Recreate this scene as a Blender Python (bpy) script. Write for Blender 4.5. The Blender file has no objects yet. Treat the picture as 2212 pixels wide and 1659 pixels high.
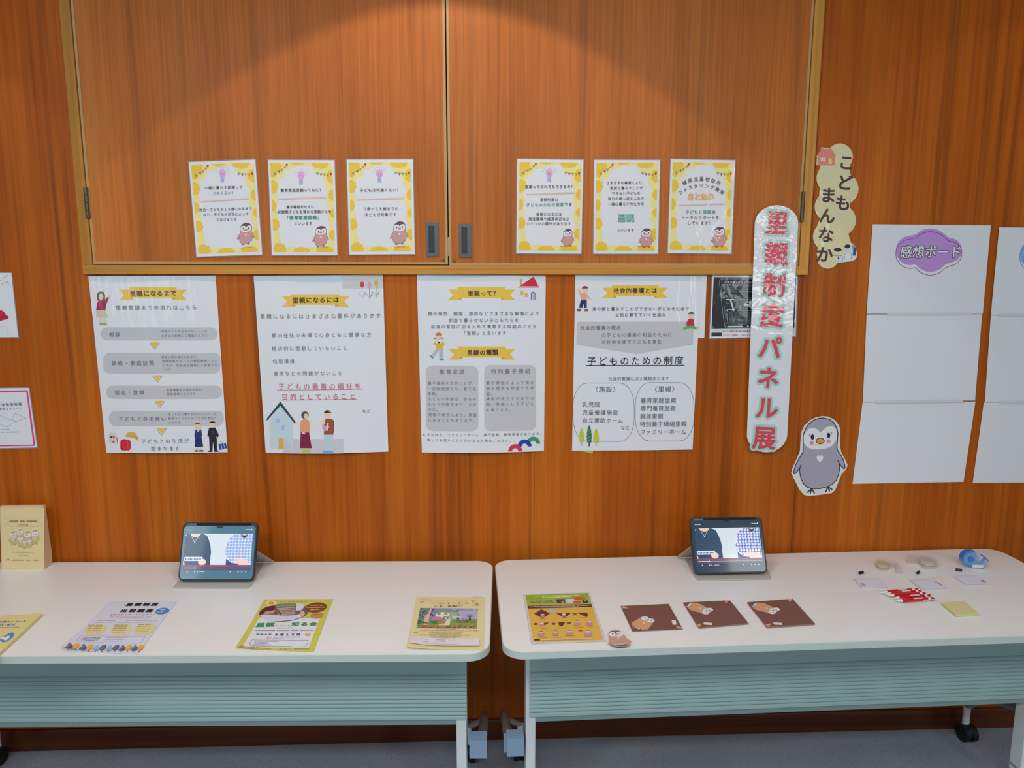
import bpy, bmesh, math, random
from mathutils import Vector, Matrix
from mathutils.geometry import tessellate_polygon
random.seed(7)
sc = bpy.context.scene
COL = sc.collection
R = math.radians

# ------------------------------------------------------------------ camera
F, PITCH, YAW, ROLL = 1517.84, R(8.66), R(2.239), R(0.068)
CAM = Vector((0, -2.3475, 1.6672))
CX, CY = 1106.0, 829.5
fw = Vector((math.sin(YAW)*math.cos(PITCH), math.cos(YAW)*math.cos(PITCH), -math.sin(PITCH)))
r0 = Vector((math.cos(YAW), -math.sin(YAW), 0)); u0 = r0.cross(fw)
rt = r0*math.cos(ROLL)+u0*math.sin(ROLL); up = u0*math.cos(ROLL)-r0*math.sin(ROLL)
cd = bpy.data.cameras.new('camera'); co = bpy.data.objects.new('camera', cd); COL.objects.link(co)
cd.sensor_fit = 'HORIZONTAL'; cd.sensor_width = 36.0; cd.lens = F/2212*36.0
cd.clip_start = 0.05; cd.clip_end = 50
m3 = Matrix((rt, up, -fw)).transposed()
co.matrix_world = Matrix.Translation(CAM) @ m3.to_4x4()
sc.camera = co

# ------------------------------------------------------------------ world, lights, exposure
sc.view_settings.view_transform = 'Standard'; sc.view_settings.look = 'None'
sc.view_settings.gamma = 1.0; sc.view_settings.use_curve_mapping = False
sc.view_settings.exposure = 0.0
w = bpy.data.worlds.new('world'); sc.world = w; w.use_nodes = True
bg = w.node_tree.nodes['Background']
bg.inputs[0].default_value = (0.62, 0.80, 1.0, 1); bg.inputs[1].default_value = 0.11

def area(name, loc, target, sx, sy, power, col):
    l = bpy.data.lights.new(name, 'AREA'); l.shape = 'RECTANGLE'; l.size = sx; l.size_y = sy
    l.energy = power; l.color = col
    o = bpy.data.objects.new(name, l); COL.objects.link(o); o.location = loc
    o.rotation_euler = (Vector(target)-Vector(loc)).to_track_quat('-Z', 'Y').to_euler()
    return o
def spot(name, loc, target, power, col, ang, blend, rad):
    l = bpy.data.lights.new(name, 'SPOT'); l.energy = power; l.color = col; l.spot_size = R(ang)
    l.spot_blend = blend; l.shadow_soft_size = rad
    o = bpy.data.objects.new(name, l); COL.objects.link(o); o.location = loc
    o.rotation_euler = (Vector(target)-Vector(loc)).to_track_quat('-Z', 'Y').to_euler()
    return o
area('window_daylight', (-1.5, -5.2, 1.9), (0.0, 0, 1.3), 3.0, 1.4, 7, (0.80, 0.90, 1.0))
area('window_right', (2.55, -4.0, 1.95), (0.9, 0, 1.6), 0.50, 1.3, 14, (0.95, 1.0, 0.97))
area('window_left', (-3.05, -4.0, 2.0), (-1.0, 0, 1.6), 0.5, 1.3, 8, (0.88, 0.95, 1.0))
area('ceiling_panel_far', (-0.6, -3.2, 2.98), (-0.6, -2.6, 0), 4.4, 0.7, 72, (0.90, 0.955, 1.0))
area('ceiling_panel_near', (-0.2, -2.0, 2.98), (-0.2, -1.9, 0), 2.8, 0.6, 21, (0.88, 0.95, 1.0))
spot('downlight_centre', (-0.13, -0.62, 2.99), (-0.13, -0.62, 0), 19, (1.0, 0.84, 0.66), 104, 0.05, 0.02)
spot('downlight_left', (-2.1, -0.62, 2.99), (-2.1, -0.62, 0), 8, (1.0, 0.82, 0.64), 104, 0.12, 0.03)
spot('downlight_right', (1.85, -0.62, 2.99), (1.85, -0.62, 0), 3.5, (1.0, 0.84, 0.68), 104, 0.12, 0.03)

# ------------------------------------------------------------------ helpers
def ray(px, py): return fw*F+rt*(px-CX)-up*(py-CY)
def U(px, py, ax, val):
    d = ray(px, py); return CAM+d*((val-CAM[ax])/d[ax])
def Un(px, py, p0, n):
    d = ray(px, py); return CAM+d*((p0-CAM).dot(n)/d.dot(n))
def lin(c):
    return tuple((((v/255)+0.055)/1.055)**2.4 if v > 10 else v/255/12.92 for v in c)
def link(name, me, mats=(), parent=None):
    o = bpy.data.objects.new(name, me); COL.objects.link(o)
    for m in (mats if isinstance(mats, (list, tuple)) else [mats]): me.materials.append(m)
    if parent is not None: o.parent = parent
    return o
def tag(o, label=None, cat=None, group=None, kind=None):
    if label: o['label'] = label
    if cat: o['category'] = cat
    if group: o['group'] = group
    if kind: o['kind'] = kind
    return o
def empty(name, loc, rz=0.0):
    o = bpy.data.objects.new(name, None); COL.objects.link(o); o.location = loc; o.rotation_euler = (0, 0, rz)
    o.empty_display_size = 0.05
    return o
def copy_tree(o, parent=None):
    c = o.copy(); COL.objects.link(c)
    if parent is not None: c.parent = parent
    for ch in [x for x in bpy.data.objects if x.parent == o]: copy_tree(ch, c)
    return c

class MB:
    def __init__(s): s.bm = bmesh.new()
    def box(s, a, b, rot=None, bevel=0):
        c = [(a[i]+b[i])/2 for i in range(3)]; d = [abs(b[i]-a[i]) for i in range(3)]
        g = bmesh.ops.create_cube(s.bm, size=1)['verts']
        bmesh.ops.scale(s.bm, vec=d, verts=g)
        if bevel:
            es = list({e for v in g for e in v.link_edges})
            r = bmesh.ops.bevel(s.bm, geom=es, offset=bevel, segments=2, affect='EDGES', profile=0.5)
            g = list({v for f in r['faces'] for v in f.verts} | {v for v in g if v.is_valid})
        if rot: bmesh.ops.rotate(s.bm, cent=(0, 0, 0), matrix=rot, verts=g)
        bmesh.ops.translate(s.bm, vec=c, verts=g); return s
    def prism(s, pts, n0, n1, fn):
        """outline pts (a,b) extruded from n0 to n1, fn(a,b,n)->xyz"""
        A = [s.bm.verts.new(fn(a, b, n0)) for a, b in pts]; B = [s.bm.verts.new(fn(a, b, n1)) for a, b in pts]
        k = len(pts)
        for i in range(k): s.bm.faces.new((A[i], A[(i+1) % k], B[(i+1) % k], B[i]))
        tris = tessellate_polygon([[Vector((a, b, 0)) for a, b in pts]])
        for t in tris:
            for L in (A, B):
                try: s.bm.faces.new([L[i] for i in t])
                except ValueError: pass
        return s
    def tube(s, path, r, seg=14, cap=True):
        rings = []
        rr = r if isinstance(r, (list, tuple)) else [r]*len(path)
        P = [Vector(p) for p in path]
        for i, p in enumerate(P):
            t = (P[min(i+1, len(P)-1)]-P[max(i-1, 0)]).normalized()
            a = t.cross(Vector((0, 0, 1)));
            if a.length < 1e-3: a = t.cross(Vector((0, 1, 0)))
            a.normalize(); b = t.cross(a)
            rings.append([s.bm.verts.new(p+(a*math.cos(q)+b*math.sin(q))*rr[i]) for q in [2*math.pi*k/seg for k in range(seg)]])
        for i in range(len(rings)-1):
            for k in range(seg):
                s.bm.faces.new((rings[i][k], rings[i][(k+1) % seg], rings[i+1][(k+1) % seg], rings[i+1][k]))
        if cap:
            s.bm.faces.new(rings[0]); s.bm.faces.new(rings[-1])
        return s
    def build(s, name, mat, parent=None, smooth=False, world=None):
        bmesh.ops.recalc_face_normals(s.bm, faces=s.bm.faces)
        me = bpy.data.meshes.new(name); s.bm.to_mesh(me); s.bm.free()
        if smooth:
            for p in me.polygons: p.use_smooth = True
            try: me.set_sharp_from_angle(angle=R(35))
            except Exception: pass
        return link(name, me, mat, parent)

# ------------------------------------------------------------------ materials
def mat_new(name):
    m = bpy.data.materials.new(name); m.use_nodes = True
    nt = m.node_tree; return m, nt, nt.nodes['Principled BSDF']
def N(nt, t, **k):
    n = nt.nodes.new(t)
    for a, b in k.items(): setattr(n, a, b)
    return n
def plain(name, rgb, rough=0.5, metal=0.0, var=0.04, scale=30, coat=0.0, bump=0.0, spec=0.5):
    m, nt, p = mat_new(name)
    c = lin(rgb)
    tc = N(nt, 'ShaderNodeTexCoord'); nz = N(nt, 'ShaderNodeTexNoise'); nz.inputs['Scale'].default_value = scale
    nt.links.new(tc.outputs['Object'], nz.inputs['Vector'])
    rp = N(nt, 'ShaderNodeValToRGB')
    rp.color_ramp.elements[0].color = tuple(max(0, v*(1-var)) for v in c)+(1,)
    rp.color_ramp.elements[1].color = tuple(min(1, v*(1+var)) for v in c)+(1,)
    nt.links.new(nz.outputs['Fac'], rp.inputs['Fac']); nt.links.new(rp.outputs['Color'], p.inputs['Base Color'])
    p.inputs['Roughness'].default_value = rough; p.inputs['Metallic'].default_value = metal
    p.inputs['Coat Weight'].default_value = coat; p.inputs['Coat Roughness'].default_value = 0.05
    p.inputs['Specular IOR Level'].default_value = spec
    if bump:
        b = N(nt, 'ShaderNodeBump'); b.inputs['Strength'].default_value = bump; b.inputs['Distance'].default_value = 0.001
        nt.links.new(nz.outputs['Fac'], b.inputs['Height']); nt.links.new(b.outputs['Normal'], p.inputs['Normal'])
    return m
def wood(name, base, dark, light, fine=90.0, streak=9.0, rough=0.42, lines=0.75, axis='Z', seed=0.0):
    m, nt, p = mat_new(name)
    tc = N(nt, 'ShaderNodeTexCoord')
    def tex(scx, scz, sc_, det=3, dist=0.0, off=0.0):
        mp = N(nt, 'ShaderNodeMapping')
        mp.inputs['Scale'].default_value = (scx, scx, scz) if axis == 'Z' else (scz, scx, scx)
        mp.inputs['Location'].default_value = (off+seed, off*0.7, seed*1.3)
        nz = N(nt, 'ShaderNodeTexNoise'); nz.inputs['Scale'].default_value = sc_
        nz.inputs['Detail'].default_value = det; nz.inputs['Distortion'].default_value = dist
        nt.links.new(tc.outputs['Object'], mp.inputs['Vector']); nt.links.new(mp.outputs['Vector'], nz.inputs['Vector'])
        return nz
    wide = tex(1, 0.05, streak, 3, 0.2)
    fin = tex(1, 0.018, fine, 4, 0.1, 3.1)
    thin = tex(1, 0.022, streak*3.1, 2, 0.15, 7.7)
    blot = tex(1, 0.6, 2.2, 2, 0.3, 5.0)
    pore = tex(1, 0.02, 420, 2, 0, 1.7)
    def ramp(src, e):
        r = N(nt, 'ShaderNodeValToRGB'); cr = r.color_ramp
        while len(cr.elements) < len(e): cr.elements.new(0.5)
        for el, (pos, c) in zip(cr.elements, e): el.position = pos; el.color = tuple(c)+(1,)
        nt.links.new(src.outputs['Fac'], r.inputs['Fac']); return r
    B, D, L = lin(base), lin(dark), lin(light)
    rw = ramp(wide, [(0.30, [0.6*a+0.4*b for a, b in zip(B, D)]), (0.5, B), (0.68, L)])
    g = lambda a: (a, a, a)
    def mul(a, b, f):
        x = N(nt, 'ShaderNodeMix', data_type='RGBA', blend_type='MULTIPLY'); x.inputs['Factor'].default_value = f
        nt.links.new(a, x.inputs[6]); nt.links.new(b, x.inputs[7]); return x.outputs[2]
    c = mul(rw.outputs[0], ramp(fin, [(0.30, g(0.72)), (0.55, g(1.0)), (0.75, g(1.12))]).outputs[0], 0.75)
    c = mul(c, ramp(thin, [(0.33, g(0.45)), (0.40, g(0.86)), (0.47, g(1.0))]).outputs[0], lines)
    c = mul(c, ramp(blot, [(0.3, g(0.86)), (0.7, g(1.1))]).outputs[0], 0.9)
    c = mul(c, ramp(pore, [(0.3, g(0.8)), (0.5, g(1.0))]).outputs[0], 0.5)
    nt.links.new(c, p.inputs['Base Color'])
    p.inputs['Roughness'].default_value = rough; p.inputs['Specular IOR Level'].default_value = 0.22
    b = N(nt, 'ShaderNodeBump'); b.inputs['Strength'].default_value = 0.12; b.inputs['Distance'].default_value = 0.0006
    nt.links.new(pore.outputs['Fac'], b.inputs['Height']); nt.links.new(b.outputs['Normal'], p.inputs['Normal'])
    return m
def print_mat(name, coat=0.0, rough=0.5, wrinkle=0.0, wscale=(22, 22, 4), emit=0.0, wsc=1.0, zr=None):
    m, nt, p = mat_new(name)
    at = N(nt, 'ShaderNodeAttribute'); at.attribute_name = 'Col'
    nt.links.new(at.outputs['Color'], p.inputs['Base Color'])
    p.inputs['Roughness'].default_value = rough
    p.inputs['Coat Weight'].default_value = coat; p.inputs['Coat Roughness'].default_value = 0.06
    if emit:
        nt.links.new(at.outputs['Color'], p.inputs['Emission Color']); p.inputs['Emission Strength'].default_value = emit
    if wrinkle:
        tc = N(nt, 'ShaderNodeTexCoord'); mp = N(nt, 'ShaderNodeMapping'); mp.inputs['Scale'].default_value = wscale
        nz = N(nt, 'ShaderNodeTexNoise'); nz.inputs['Scale'].default_value = wsc; nz.inputs['Detail'].default_value = 2
        nz.inputs['Distortion'].default_value = 0.6
        b = N(nt, 'ShaderNodeBump'); b.inputs['Strength'].default_value = wrinkle; b.inputs['Distance'].default_value = 0.01
        nt.links.new(tc.outputs['Object'], mp.inputs['Vector']); nt.links.new(mp.outputs['Vector'], nz.inputs['Vector'])
        nt.links.new(nz.outputs['Fac'], b.inputs['Height']); nt.links.new(b.outputs['Normal'], p.inputs['Coat Normal'])
        if zr:   # bump weakened lower down: the fall-off of glints is put into the creases
            sp = N(nt, 'ShaderNodeSeparateXYZ'); mr = N(nt, 'ShaderNodeMapRange')
            for k_, v_ in zip(('From Min', 'From Max', 'To Min', 'To Max'), zr): mr.inputs[k_].default_value = v_
            nt.links.new(tc.outputs['Object'], sp.inputs[0]); nt.links.new(sp.outputs['Z'], mr.inputs['Value']); nt.links.new(mr.outputs['Result'], b.inputs['Strength'])
    return m
def clear_mat(name, rgb, alpha=0.35, rough=0.15):
    m, nt, p = mat_new(name)
    p.inputs['Base Color'].default_value = lin(rgb)+(1,); p.inputs['Roughness'].default_value = rough
    p.inputs['Alpha'].default_value = alpha
    nz = N(nt, 'ShaderNodeTexNoise'); nz.inputs['Scale'].default_value = 40
    mr = N(nt, 'ShaderNodeMapRange'); mr.inputs['To Min'].default_value = rough*0.7; mr.inputs['To Max'].default_value = rough*1.3
    nt.links.new(nz.outputs['Fac'], mr.inputs['Value']); nt.links.new(mr.outputs['Result'], p.inputs['Roughness'])
    return m

M = {}
M['wall'] = wood('veneer_wall', (188, 93, 14), (158, 72, 8), (202, 108, 24), lines=0.55)
M['door'] = wood('veneer_door', (200, 112, 42), (176, 92, 28), (208, 124, 54), fine=120, streak=6, lines=0.35, seed=4.0)
M['frame'] = wood('honey_frame', (214, 150, 66), (180, 118, 44), (226, 164, 80), fine=60, streak=5, lines=0.15, rough=0.4, seed=9)
M['frameh'] = wood('honey_frame_rail', (214, 150, 66), (180, 118, 44), (226, 164, 80), fine=60, streak=5, lines=0.15, rough=0.4, axis='X', seed=2)
M['band'] = plain('pale_edge_band', (196, 156, 100), 0.5)
M['base'] = wood('dark_baseboard', (110, 58, 30), (70, 34, 16), (140, 84, 44), fine=60, streak=6, lines=0.4, axis='X', seed=3)
M['black'] = plain('black_void', (14, 12, 12), 0.8)
M['metal'] = plain('aged_metal', (104, 106, 108), 0.45, 0.6)
M['metald'] = plain('dark_pull_recess', (62, 66, 68), 0.4, 0.5)
M['hinge'] = plain('bronze_hinge', (104, 92, 72), 0.45, 0.6)
M['top'] = plain('white_laminate', (243, 241, 238), 0.32, var=0.015, scale=6)
M['edge'] = plain('table_edge_band', (204, 214, 207), 0.45, var=0.02)
M['panel'] = plain('grey_green_steel', (166, 194, 190), 0.42, var=0.03, scale=8)
M['leg'] = plain('white_steel_leg', (238, 244, 242), 0.4)
M['bracket'] = plain('blue_grey_plastic', (150, 176, 200), 0.45)
M['tube'] = plain('grey_steel_tube', (150, 148, 140), 0.4, 0.2)
M['rubber'] = plain('black_rubber', (16, 17, 19), 0.55)
M['case'] = plain('beige_case', (196, 188, 180), 0.6)
M['caseb'] = plain('dark_case_bumper', (36, 46, 54), 0.35)
M['red'] = plain('red_pen_plastic', (205, 22, 38), 0.3, coat=0.4)
M['white'] = plain('white_plastic', (226, 226, 216), 0.35)
M['sticky'] = plain('pale_yellow_paper', (228, 214, 150), 0.8, var=0.03)
M['stickyside'] = plain('pale_green_edge', (206, 214, 150), 0.8)
M['cream'] = plain('cream_booklet_paper', (226, 204, 152), 0.75, var=0.03)
M['green'] = plain('green_sticky_note', (160, 205, 110), 0.8)
M['clear'] = clear_mat('clear_plastic', (238, 226, 216), 0.24, 0.12)
M['film'] = clear_mat('laminate_film', (190, 190, 205), 0.45, 0.08)
M['blueclear'] = clear_mat('blue_clear_plastic', (90, 180, 240), 0.36, 0.10)
M['blue'] = plain('blue_plastic', (20, 120, 225), 0.25, coat=0.5)
M['tape'] = clear_mat('yellowish_tape_roll', (232, 214, 150), 0.75, 0.3)
M['tapec'] = clear_mat('pearly_tape_roll', (226, 224, 210), 0.75, 0.3)
M['ceil'] = plain('white_ceiling', (205, 205, 200), 0.9)
P_LAM = print_mat('laminated_print', 0.5, 0.4, 0.25, (14, 14, 14))
P_POST = print_mat('glossy_poster_print', 0.35, 0.45, 0.35, (26, 26, 3.5))
P_BAN = print_mat('wrinkled_film_print', 0.9, 0.4, 0.9, (16, 16, 26), zr=(0.02, 0.26, 0.08, 1.0))
P_PAPER = print_mat('paper_print', 0.0, 0.6)
P_SCREEN = print_mat('screen_print', 0.6, 0.2, emit=0.42)

# carpet
def carpet():
    m, nt, p = mat_new('grey_carpet')
    tc = N(nt, 'ShaderNodeTexCoord'); a = N(nt, 'ShaderNodeTexNoise'); a.inputs['Scale'].default_value = 260; a.inputs['Detail'].default_value = 4
    b = N(nt, 'ShaderNodeTexNoise'); b.inputs['Scale'].default_value = 3.0
    for x in (a, b): nt.links.new(tc.outputs['Object'], x.inputs['Vector'])
    r1 = N(nt, 'ShaderNodeValToRGB'); r1.color_ramp.elements[0].color = lin((136, 147, 158))+(1,); r1.color_ramp.elements[1].color = lin((180, 188, 198))+(1,)
    r1.color_ramp.elements[0].position = 0.3; r1.color_ramp.elements[1].position = 0.7
    r2 = N(nt, 'ShaderNodeValToRGB'); r2.color_ramp.elements[0].color = (0.8, 0.8, 0.8, 1); r2.color_ramp.elements[1].color = (1.1, 1.1, 1.12, 1)
    mx = N(nt, 'ShaderNodeMix', data_type='RGBA', blend_type='MULTIPLY'); mx.inputs['Factor'].default_value = 1
    nt.links.new(a.outputs['Fac'], r1.inputs['Fac']); nt.links.new(b.outputs['Fac'], r2.inputs['Fac'])
    nt.links.new(r1.outputs[0], mx.inputs[6]); nt.links.new(r2.outputs[0], mx.inputs[7]); nt.links.new(mx.outputs[2], p.inputs['Base Color'])
    p.inputs['Roughness'].default_value = 0.95
    bp = N(nt, 'ShaderNodeBump'); bp.inputs['Strength'].default_value = 0.6; bp.inputs['Distance'].default_value = 0.004
    nt.links.new(a.outputs['Fac'], bp.inputs['Height']); nt.links.new(bp.outputs['Normal'], p.inputs['Normal'])
    return m
M['carpet'] = carpet()
M['slotcover'] = plain('grey_slot_cover', (92, 102, 116), 0.4)
M['creamside'] = plain('cream_page_edges', (222, 190, 150), 0.8, var=0.08, scale=200)

# ------------------------------------------------------------------ glyphs
GL = {}
def glyph(ch, off, res):
    k = (ch, round(off, 3), res)
    if k not in GL:
        c = bpy.data.curves.new('g', 'FONT'); c.body = ch; c.size = 1; c.resolution_u = res; c.offset = off
        o = bpy.data.objects.new('g', c); COL.objects.link(o)
        bpy.context.view_layer.update()
        me = o.to_mesh()
        GL[k] = ([(v.co.x, v.co.y) for v in me.vertices], [tuple(p.vertices) for p in me.polygons])
        o.to_mesh_clear(); bpy.data.objects.remove(o); bpy.data.curves.remove(c)
    return GL[k]
def fullw(s): return ''.join(chr(ord(c)+0xFEE0) if 33 <= ord(c) <= 126 else c for c in s)

# ------------------------------------------------------------------ printed sheets
def solve8(src, dst):
    A = []
    for (x, y), (u, v) in zip(src, dst):
        A.append([x, y, 1, 0, 0, 0, -u*x, -u*y, u]); A.append([0, 0, 0, x, y, 1, -v*x, -v*y, v])
    n = 8
    for i in range(n):
        p = max(range(i, n), key=lambda r: abs(A[r][i])); A[i], A[p] = A[p], A[i]
        for r in range(n):
            if r != i:
                f = A[r][i]/A[i][i]
                for c in range(i, 9): A[r][c] -= f*A[i][c]
    return [A[i][8]/A[i][i] for i in range(8)]+[1]

class Layer:
    def __init__(s): s.v = []; s.f = []; s.c = []
class Sheet:
    """a flat or gently curled printed sheet; W,H in metres; prints given in picture coordinates of the zoom 'view'"""
    def __init__(s, name, label, cat, cpx, W, H, plane, view, thick=0.0004, curl=None, mat=None, paper=(236, 237, 241),
                 outline=None, film=0.0, group=None, c3=None, smat=None, parent=None):
        s.view = view; s.W, s.H = W, H; s.n = Vector((0, -1, 0)) if plane[0] == 'y' else Vector((0, 0, 1))
        if isinstance(plane[0], Vector): s.n = plane[1]; s.p0 = plane[0]
        ax = {'y': 1, 'z': 2}.get(plane[0]) if isinstance(plane[0], str) else None
        V = lambda p: (view[0]+p[0]*view[2], view[1]+p[1]*view[2])
        cp = [V(p) for p in cpx]
        if c3: s.c3 = c3
        elif ax: s.c3 = [U(p[0], p[1], ax, plane[1]) for p in cp]
        else: s.c3 = [Un(p[0], p[1], s.p0, s.n) for p in cp]
        s.h = solve8(cp, [(0, 0), (W, 0), (W, H), (0, H)])
        s.curl = curl; s.mat = mat or P_PAPER; s.lay = 0.0; s.shape = Layer(); s.txt = Layer(); s.thick = thick; s.old = []
        s.ctr = sum(s.c3, Vector())/4
        if parent is None:
            s.root = empty(name, s.ctr); tag(s.root, label, cat, group)
        else: s.root = parent; s.ctr = parent.location.copy()
        s.inv = None
        bm = bmesh.new()
        th = thick
        side_mat = smat
        if outline:
            o2 = [s.pt(*p) for p in outline]
            A = [bm.verts.new(s.M(u, v, 0)) for u, v in o2]; B = [bm.verts.new(s.M(u, v, -th)) for u, v in o2]
            k = len(o2)
            for i in range(k): bm.faces.new((A[i], A[(i+1) % k], B[(i+1) % k], B[i])).material_index = 1 if side_mat else 0
            for t in tessellate_polygon([[Vector((a, b, 0)) for a, b in o2]]):
                for L in (A, B):
                    try: bm.faces.new([L[i] for i in t])
                    except ValueError: pass
        else:
            n = 14 if curl else 1
            G = [[bm.verts.new(s.M(W*i/n, H*j/n, 0)) for i in range(n+1)] for j in range(n+1)]
            K = [[bm.verts.new(s.M(W*i/n, H*j/n, -th)) for i in range(n+1)] for j in range(n+1)]
            for j in range(n):
                for i in range(n):
                    bm.faces.new((G[j][i], G[j+1][i], G[j+1][i+1], G[j][i+1]))
                    bm.faces.new((K[j][i], K[j][i+1], K[j+1][i+1], K[j+1][i]))
            for i in range(n):
                for a, b in (((0, i), (0, i+1)), ((n, i+1), (n, i)), ((i+1, 0), (i, 0)), ((i, n), (i+1, n))):
                    f = bm.faces.new((G[a[0]][a[1]], G[b[0]][b[1]], K[b[0]][b[1]], K[a[0]][a[1]]))
                    f.material_index = 1 if side_mat else 0
        bmesh.ops.recalc_face_normals(bm, faces=bm.faces)
        for f in bm.faces: f.smooth = bool(curl) and abs(f.normal.dot(s.n)) > 0.7
        for e_ in bm.edges:
            if len(e_.link_faces) == 2 and e_.calc_face_angle(0) > 0.9: e_.smooth = False
        me = bpy.data.meshes.new('paper'); bm.to_mesh(me); bm.free()
        s.paint(me, [paper]*len(me.polygons))
        mats = [s.mat]+([side_mat] if side_mat else [])
        link('paper' if parent is None else name, me, mats, s.root)
        if film:
            e = film
            b2 = MB(); n = 14 if curl else 1
            g = [[b2.bm.verts.new(s.M(-e+(W+2*e)*i/n, -e+(H+2*e)*j/n, -th-0.0002)) for i in range(n+1)] for j in range(n+1)]
            for j in range(n):
                for i in range(n): b2.bm.faces.new((g[j][i], g[j+1][i], g[j+1][i+1], g[j][i+1]))
            b2.build('laminate_margin', M['film'], s.root)
    def M(s, u, v, d):
        a, b = u/s.W, v/s.H
        TL, TR, BR, BL = s.c3
        p = TL*(1-a)*(1-b)+TR*a*(1-b)+BR*a*b+BL*(1-a)*b
        k = s.curl(a, b) if s.curl else 0
        return p+s.n*(d+k)-s.ctr
    def paint(s, me, cols):
        at = me.attributes.new('Col', 'FLOAT_COLOR', 'FACE')
        for i, c in enumerate(cols): at.data[i].color = lin(c)+(1,)
    def pt(s, x, y):
        x = s.view[0]+x*s.view[2]; y = s.view[1]+y*s.view[2]; h = s.h
        q = h[6]*x+h[7]*y+1
        return ((h[0]*x+h[1]*y+h[2])/q, (h[3]*x+h[4]*y+h[5])/q)
    def up_(s): s.lay += 0.000015; return s.lay
    def polym(s, pts, col):
        """polygon in page metres"""
        z = s.up_(); b = len(s.shape.v)
        s.shape.v += [(u, v, z) for u, v in pts]
        for t in tessellate_polygon([[Vector((u, v, 0)) for u, v in pts]]):
            s.shape.f.append(tuple(b+i for i in t)); s.shape.c.append(col)
    def poly(s, pts, col): s.polym([s.pt(*p) for p in pts], col)
    def rect(s, x0, y0, x1, y1, col): s.poly([(x0, y0), (x1, y0), (x1, y1), (x0, y1)], col)
    def ell(s, cx, cy, rx, ry, col, rot=0, n=22, wob=0, a0=0, a1=360, k=7):
        P = []
        full = abs(a1-a0) >= 360
        for i in range(n if full else n+1):
            t = R(a0+(a1-a0)*i/n); r = 1+wob*math.sin(k*t+cx)
            x, y = rx*r*math.cos(t), ry*r*math.sin(t); c, q = math.cos(R(rot)), math.sin(R(rot))
            P.append((cx+x*c-y*q, cy+x*q+y*c))
        s.poly(P, col); return P
    def rrect(s, x0, y0, x1, y1, r, col, line=None, lcol=None, ry=None):
        P = []; ry = ry or r
        for (cx, cy, a) in ((x1-r, y0+ry, -90), (x1-r, y1-ry, 0), (x0+r, y1-ry, 90), (x0+r, y0+ry, 180)):
            for i in range(7): t = R(a+15*i); P.append((cx+r*math.cos(t), cy+ry*math.sin(t)))
        if col: s.poly(P, col)
        if line: s.line(P+[P[0]], line, lcol)
    def line(s, pts, w, col):
        z = s.up_(); q = [s.pt(*p) for p in pts]
        w0 = s.pt(*pts[0]); w1 = s.pt(pts[0][0]+10, pts[0][1]); hw = math.hypot(w1[0]-w0[0], w1[1]-w0[1])/10*w/2
        for (a, b) in zip(q[:-1], q[1:]):
            d = Vector((b[0]-a[0], b[1]-a[1]))
            if d.length < 1e-7: continue
            d.normalize(); nx, ny = -d.y*hw, d.x*hw; ex, ey = d.x*hw*0.5, d.y*hw*0.5
            k = len(s.shape.v)
            s.shape.v += [(a[0]-ex+nx, a[1]-ey+ny, z), (b[0]+ex+nx, b[1]+ey+ny, z), (b[0]+ex-nx, b[1]+ey-ny, z), (a[0]-ex-nx, a[1]-ey-ny, z)]
            s.shape.f.append((k, k+1, k+2, k+3)); s.shape.c.append(col)
    def heart(s, cx, cy, w, h, col, rot=0):
        P = []
        for i in range(24):
            t = 2*math.pi*i/24
            x = 16*math.sin(t)**3/32*w; y = -(13*math.cos(t)-5*math.cos(2*t)-2*math.cos(3*t)-math.cos(4*t))/29*h
            c, q = math.cos(R(rot)), math.sin(R(rot)); P.append((cx+x*c-y*q, cy+x*q+y*c))
        s.poly(P, col)
    def char(s, ch, c, eu, ev, em, col, off=0, res=1, z=None, sx=1.0):
        vs, fs = glyph(ch, 0, res)
        z = z if z is not None else 0.0009
        n = 1 if off < 0.004 else 2 if off < 0.018 else 4 if off < 0.032 else 8 if off < 0.06 else 12 if off < 0.1 else 18
        for j in range(n):
            q = 2*math.pi*(j+0.5)/n; o = off if n > 1 else 0
            k = len(s.txt.v); zz_ = z+j*0.0000012
            for gx, gy in vs:
                a, b = (gx-0.5)*em*sx+o*em*math.cos(q), -(gy-0.38)*em+o*em*math.sin(q)
                s.txt.v.append((c[0]+a*eu[0]+b*ev[0], c[1]+a*eu[1]+b*ev[1], zz_))
            for f in fs: s.txt.f.append(tuple(i+k for i in f)); s.txt.c.append(col)
    def text(s, t, x0, y0, x1, y1, col=(70, 62, 66), k=0.92, off=0.0, res=2, em=None, z=None, cols=None):
        t = fullw(t); a, b = s.pt(x0, y0), s.pt(x1, y1); n = len(t)
        d = Vector((b[0]-a[0], b[1]-a[1])); L = d.length; d /= L; pit = L/n
        e = em if em else k*pit
        for i, ch in enumerate(t):
            if ch in ' \u3000': continue
            q = (a[0]+d.x*pit*(i+0.5), a[1]+d.y*pit*(i+0.5))
            s.char(ch, q, (d.x, d.y), (-d.y, d.x), e, cols[i] if cols else col, off, res, z)
    def at(s, ch, x, y, size, col, ang=0, off=0.0, res=3, z=None, sx=1.0):
        c = s.pt(x, y); d = s.pt(x+size, y); em = math.hypot(d[0]-c[0], d[1]-c[1])
        a = R(ang); s.char(fullw(ch), c, (math.cos(a), math.sin(a)), (-math.sin(a), math.cos(a)), em, col, off, res, z, sx)
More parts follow.
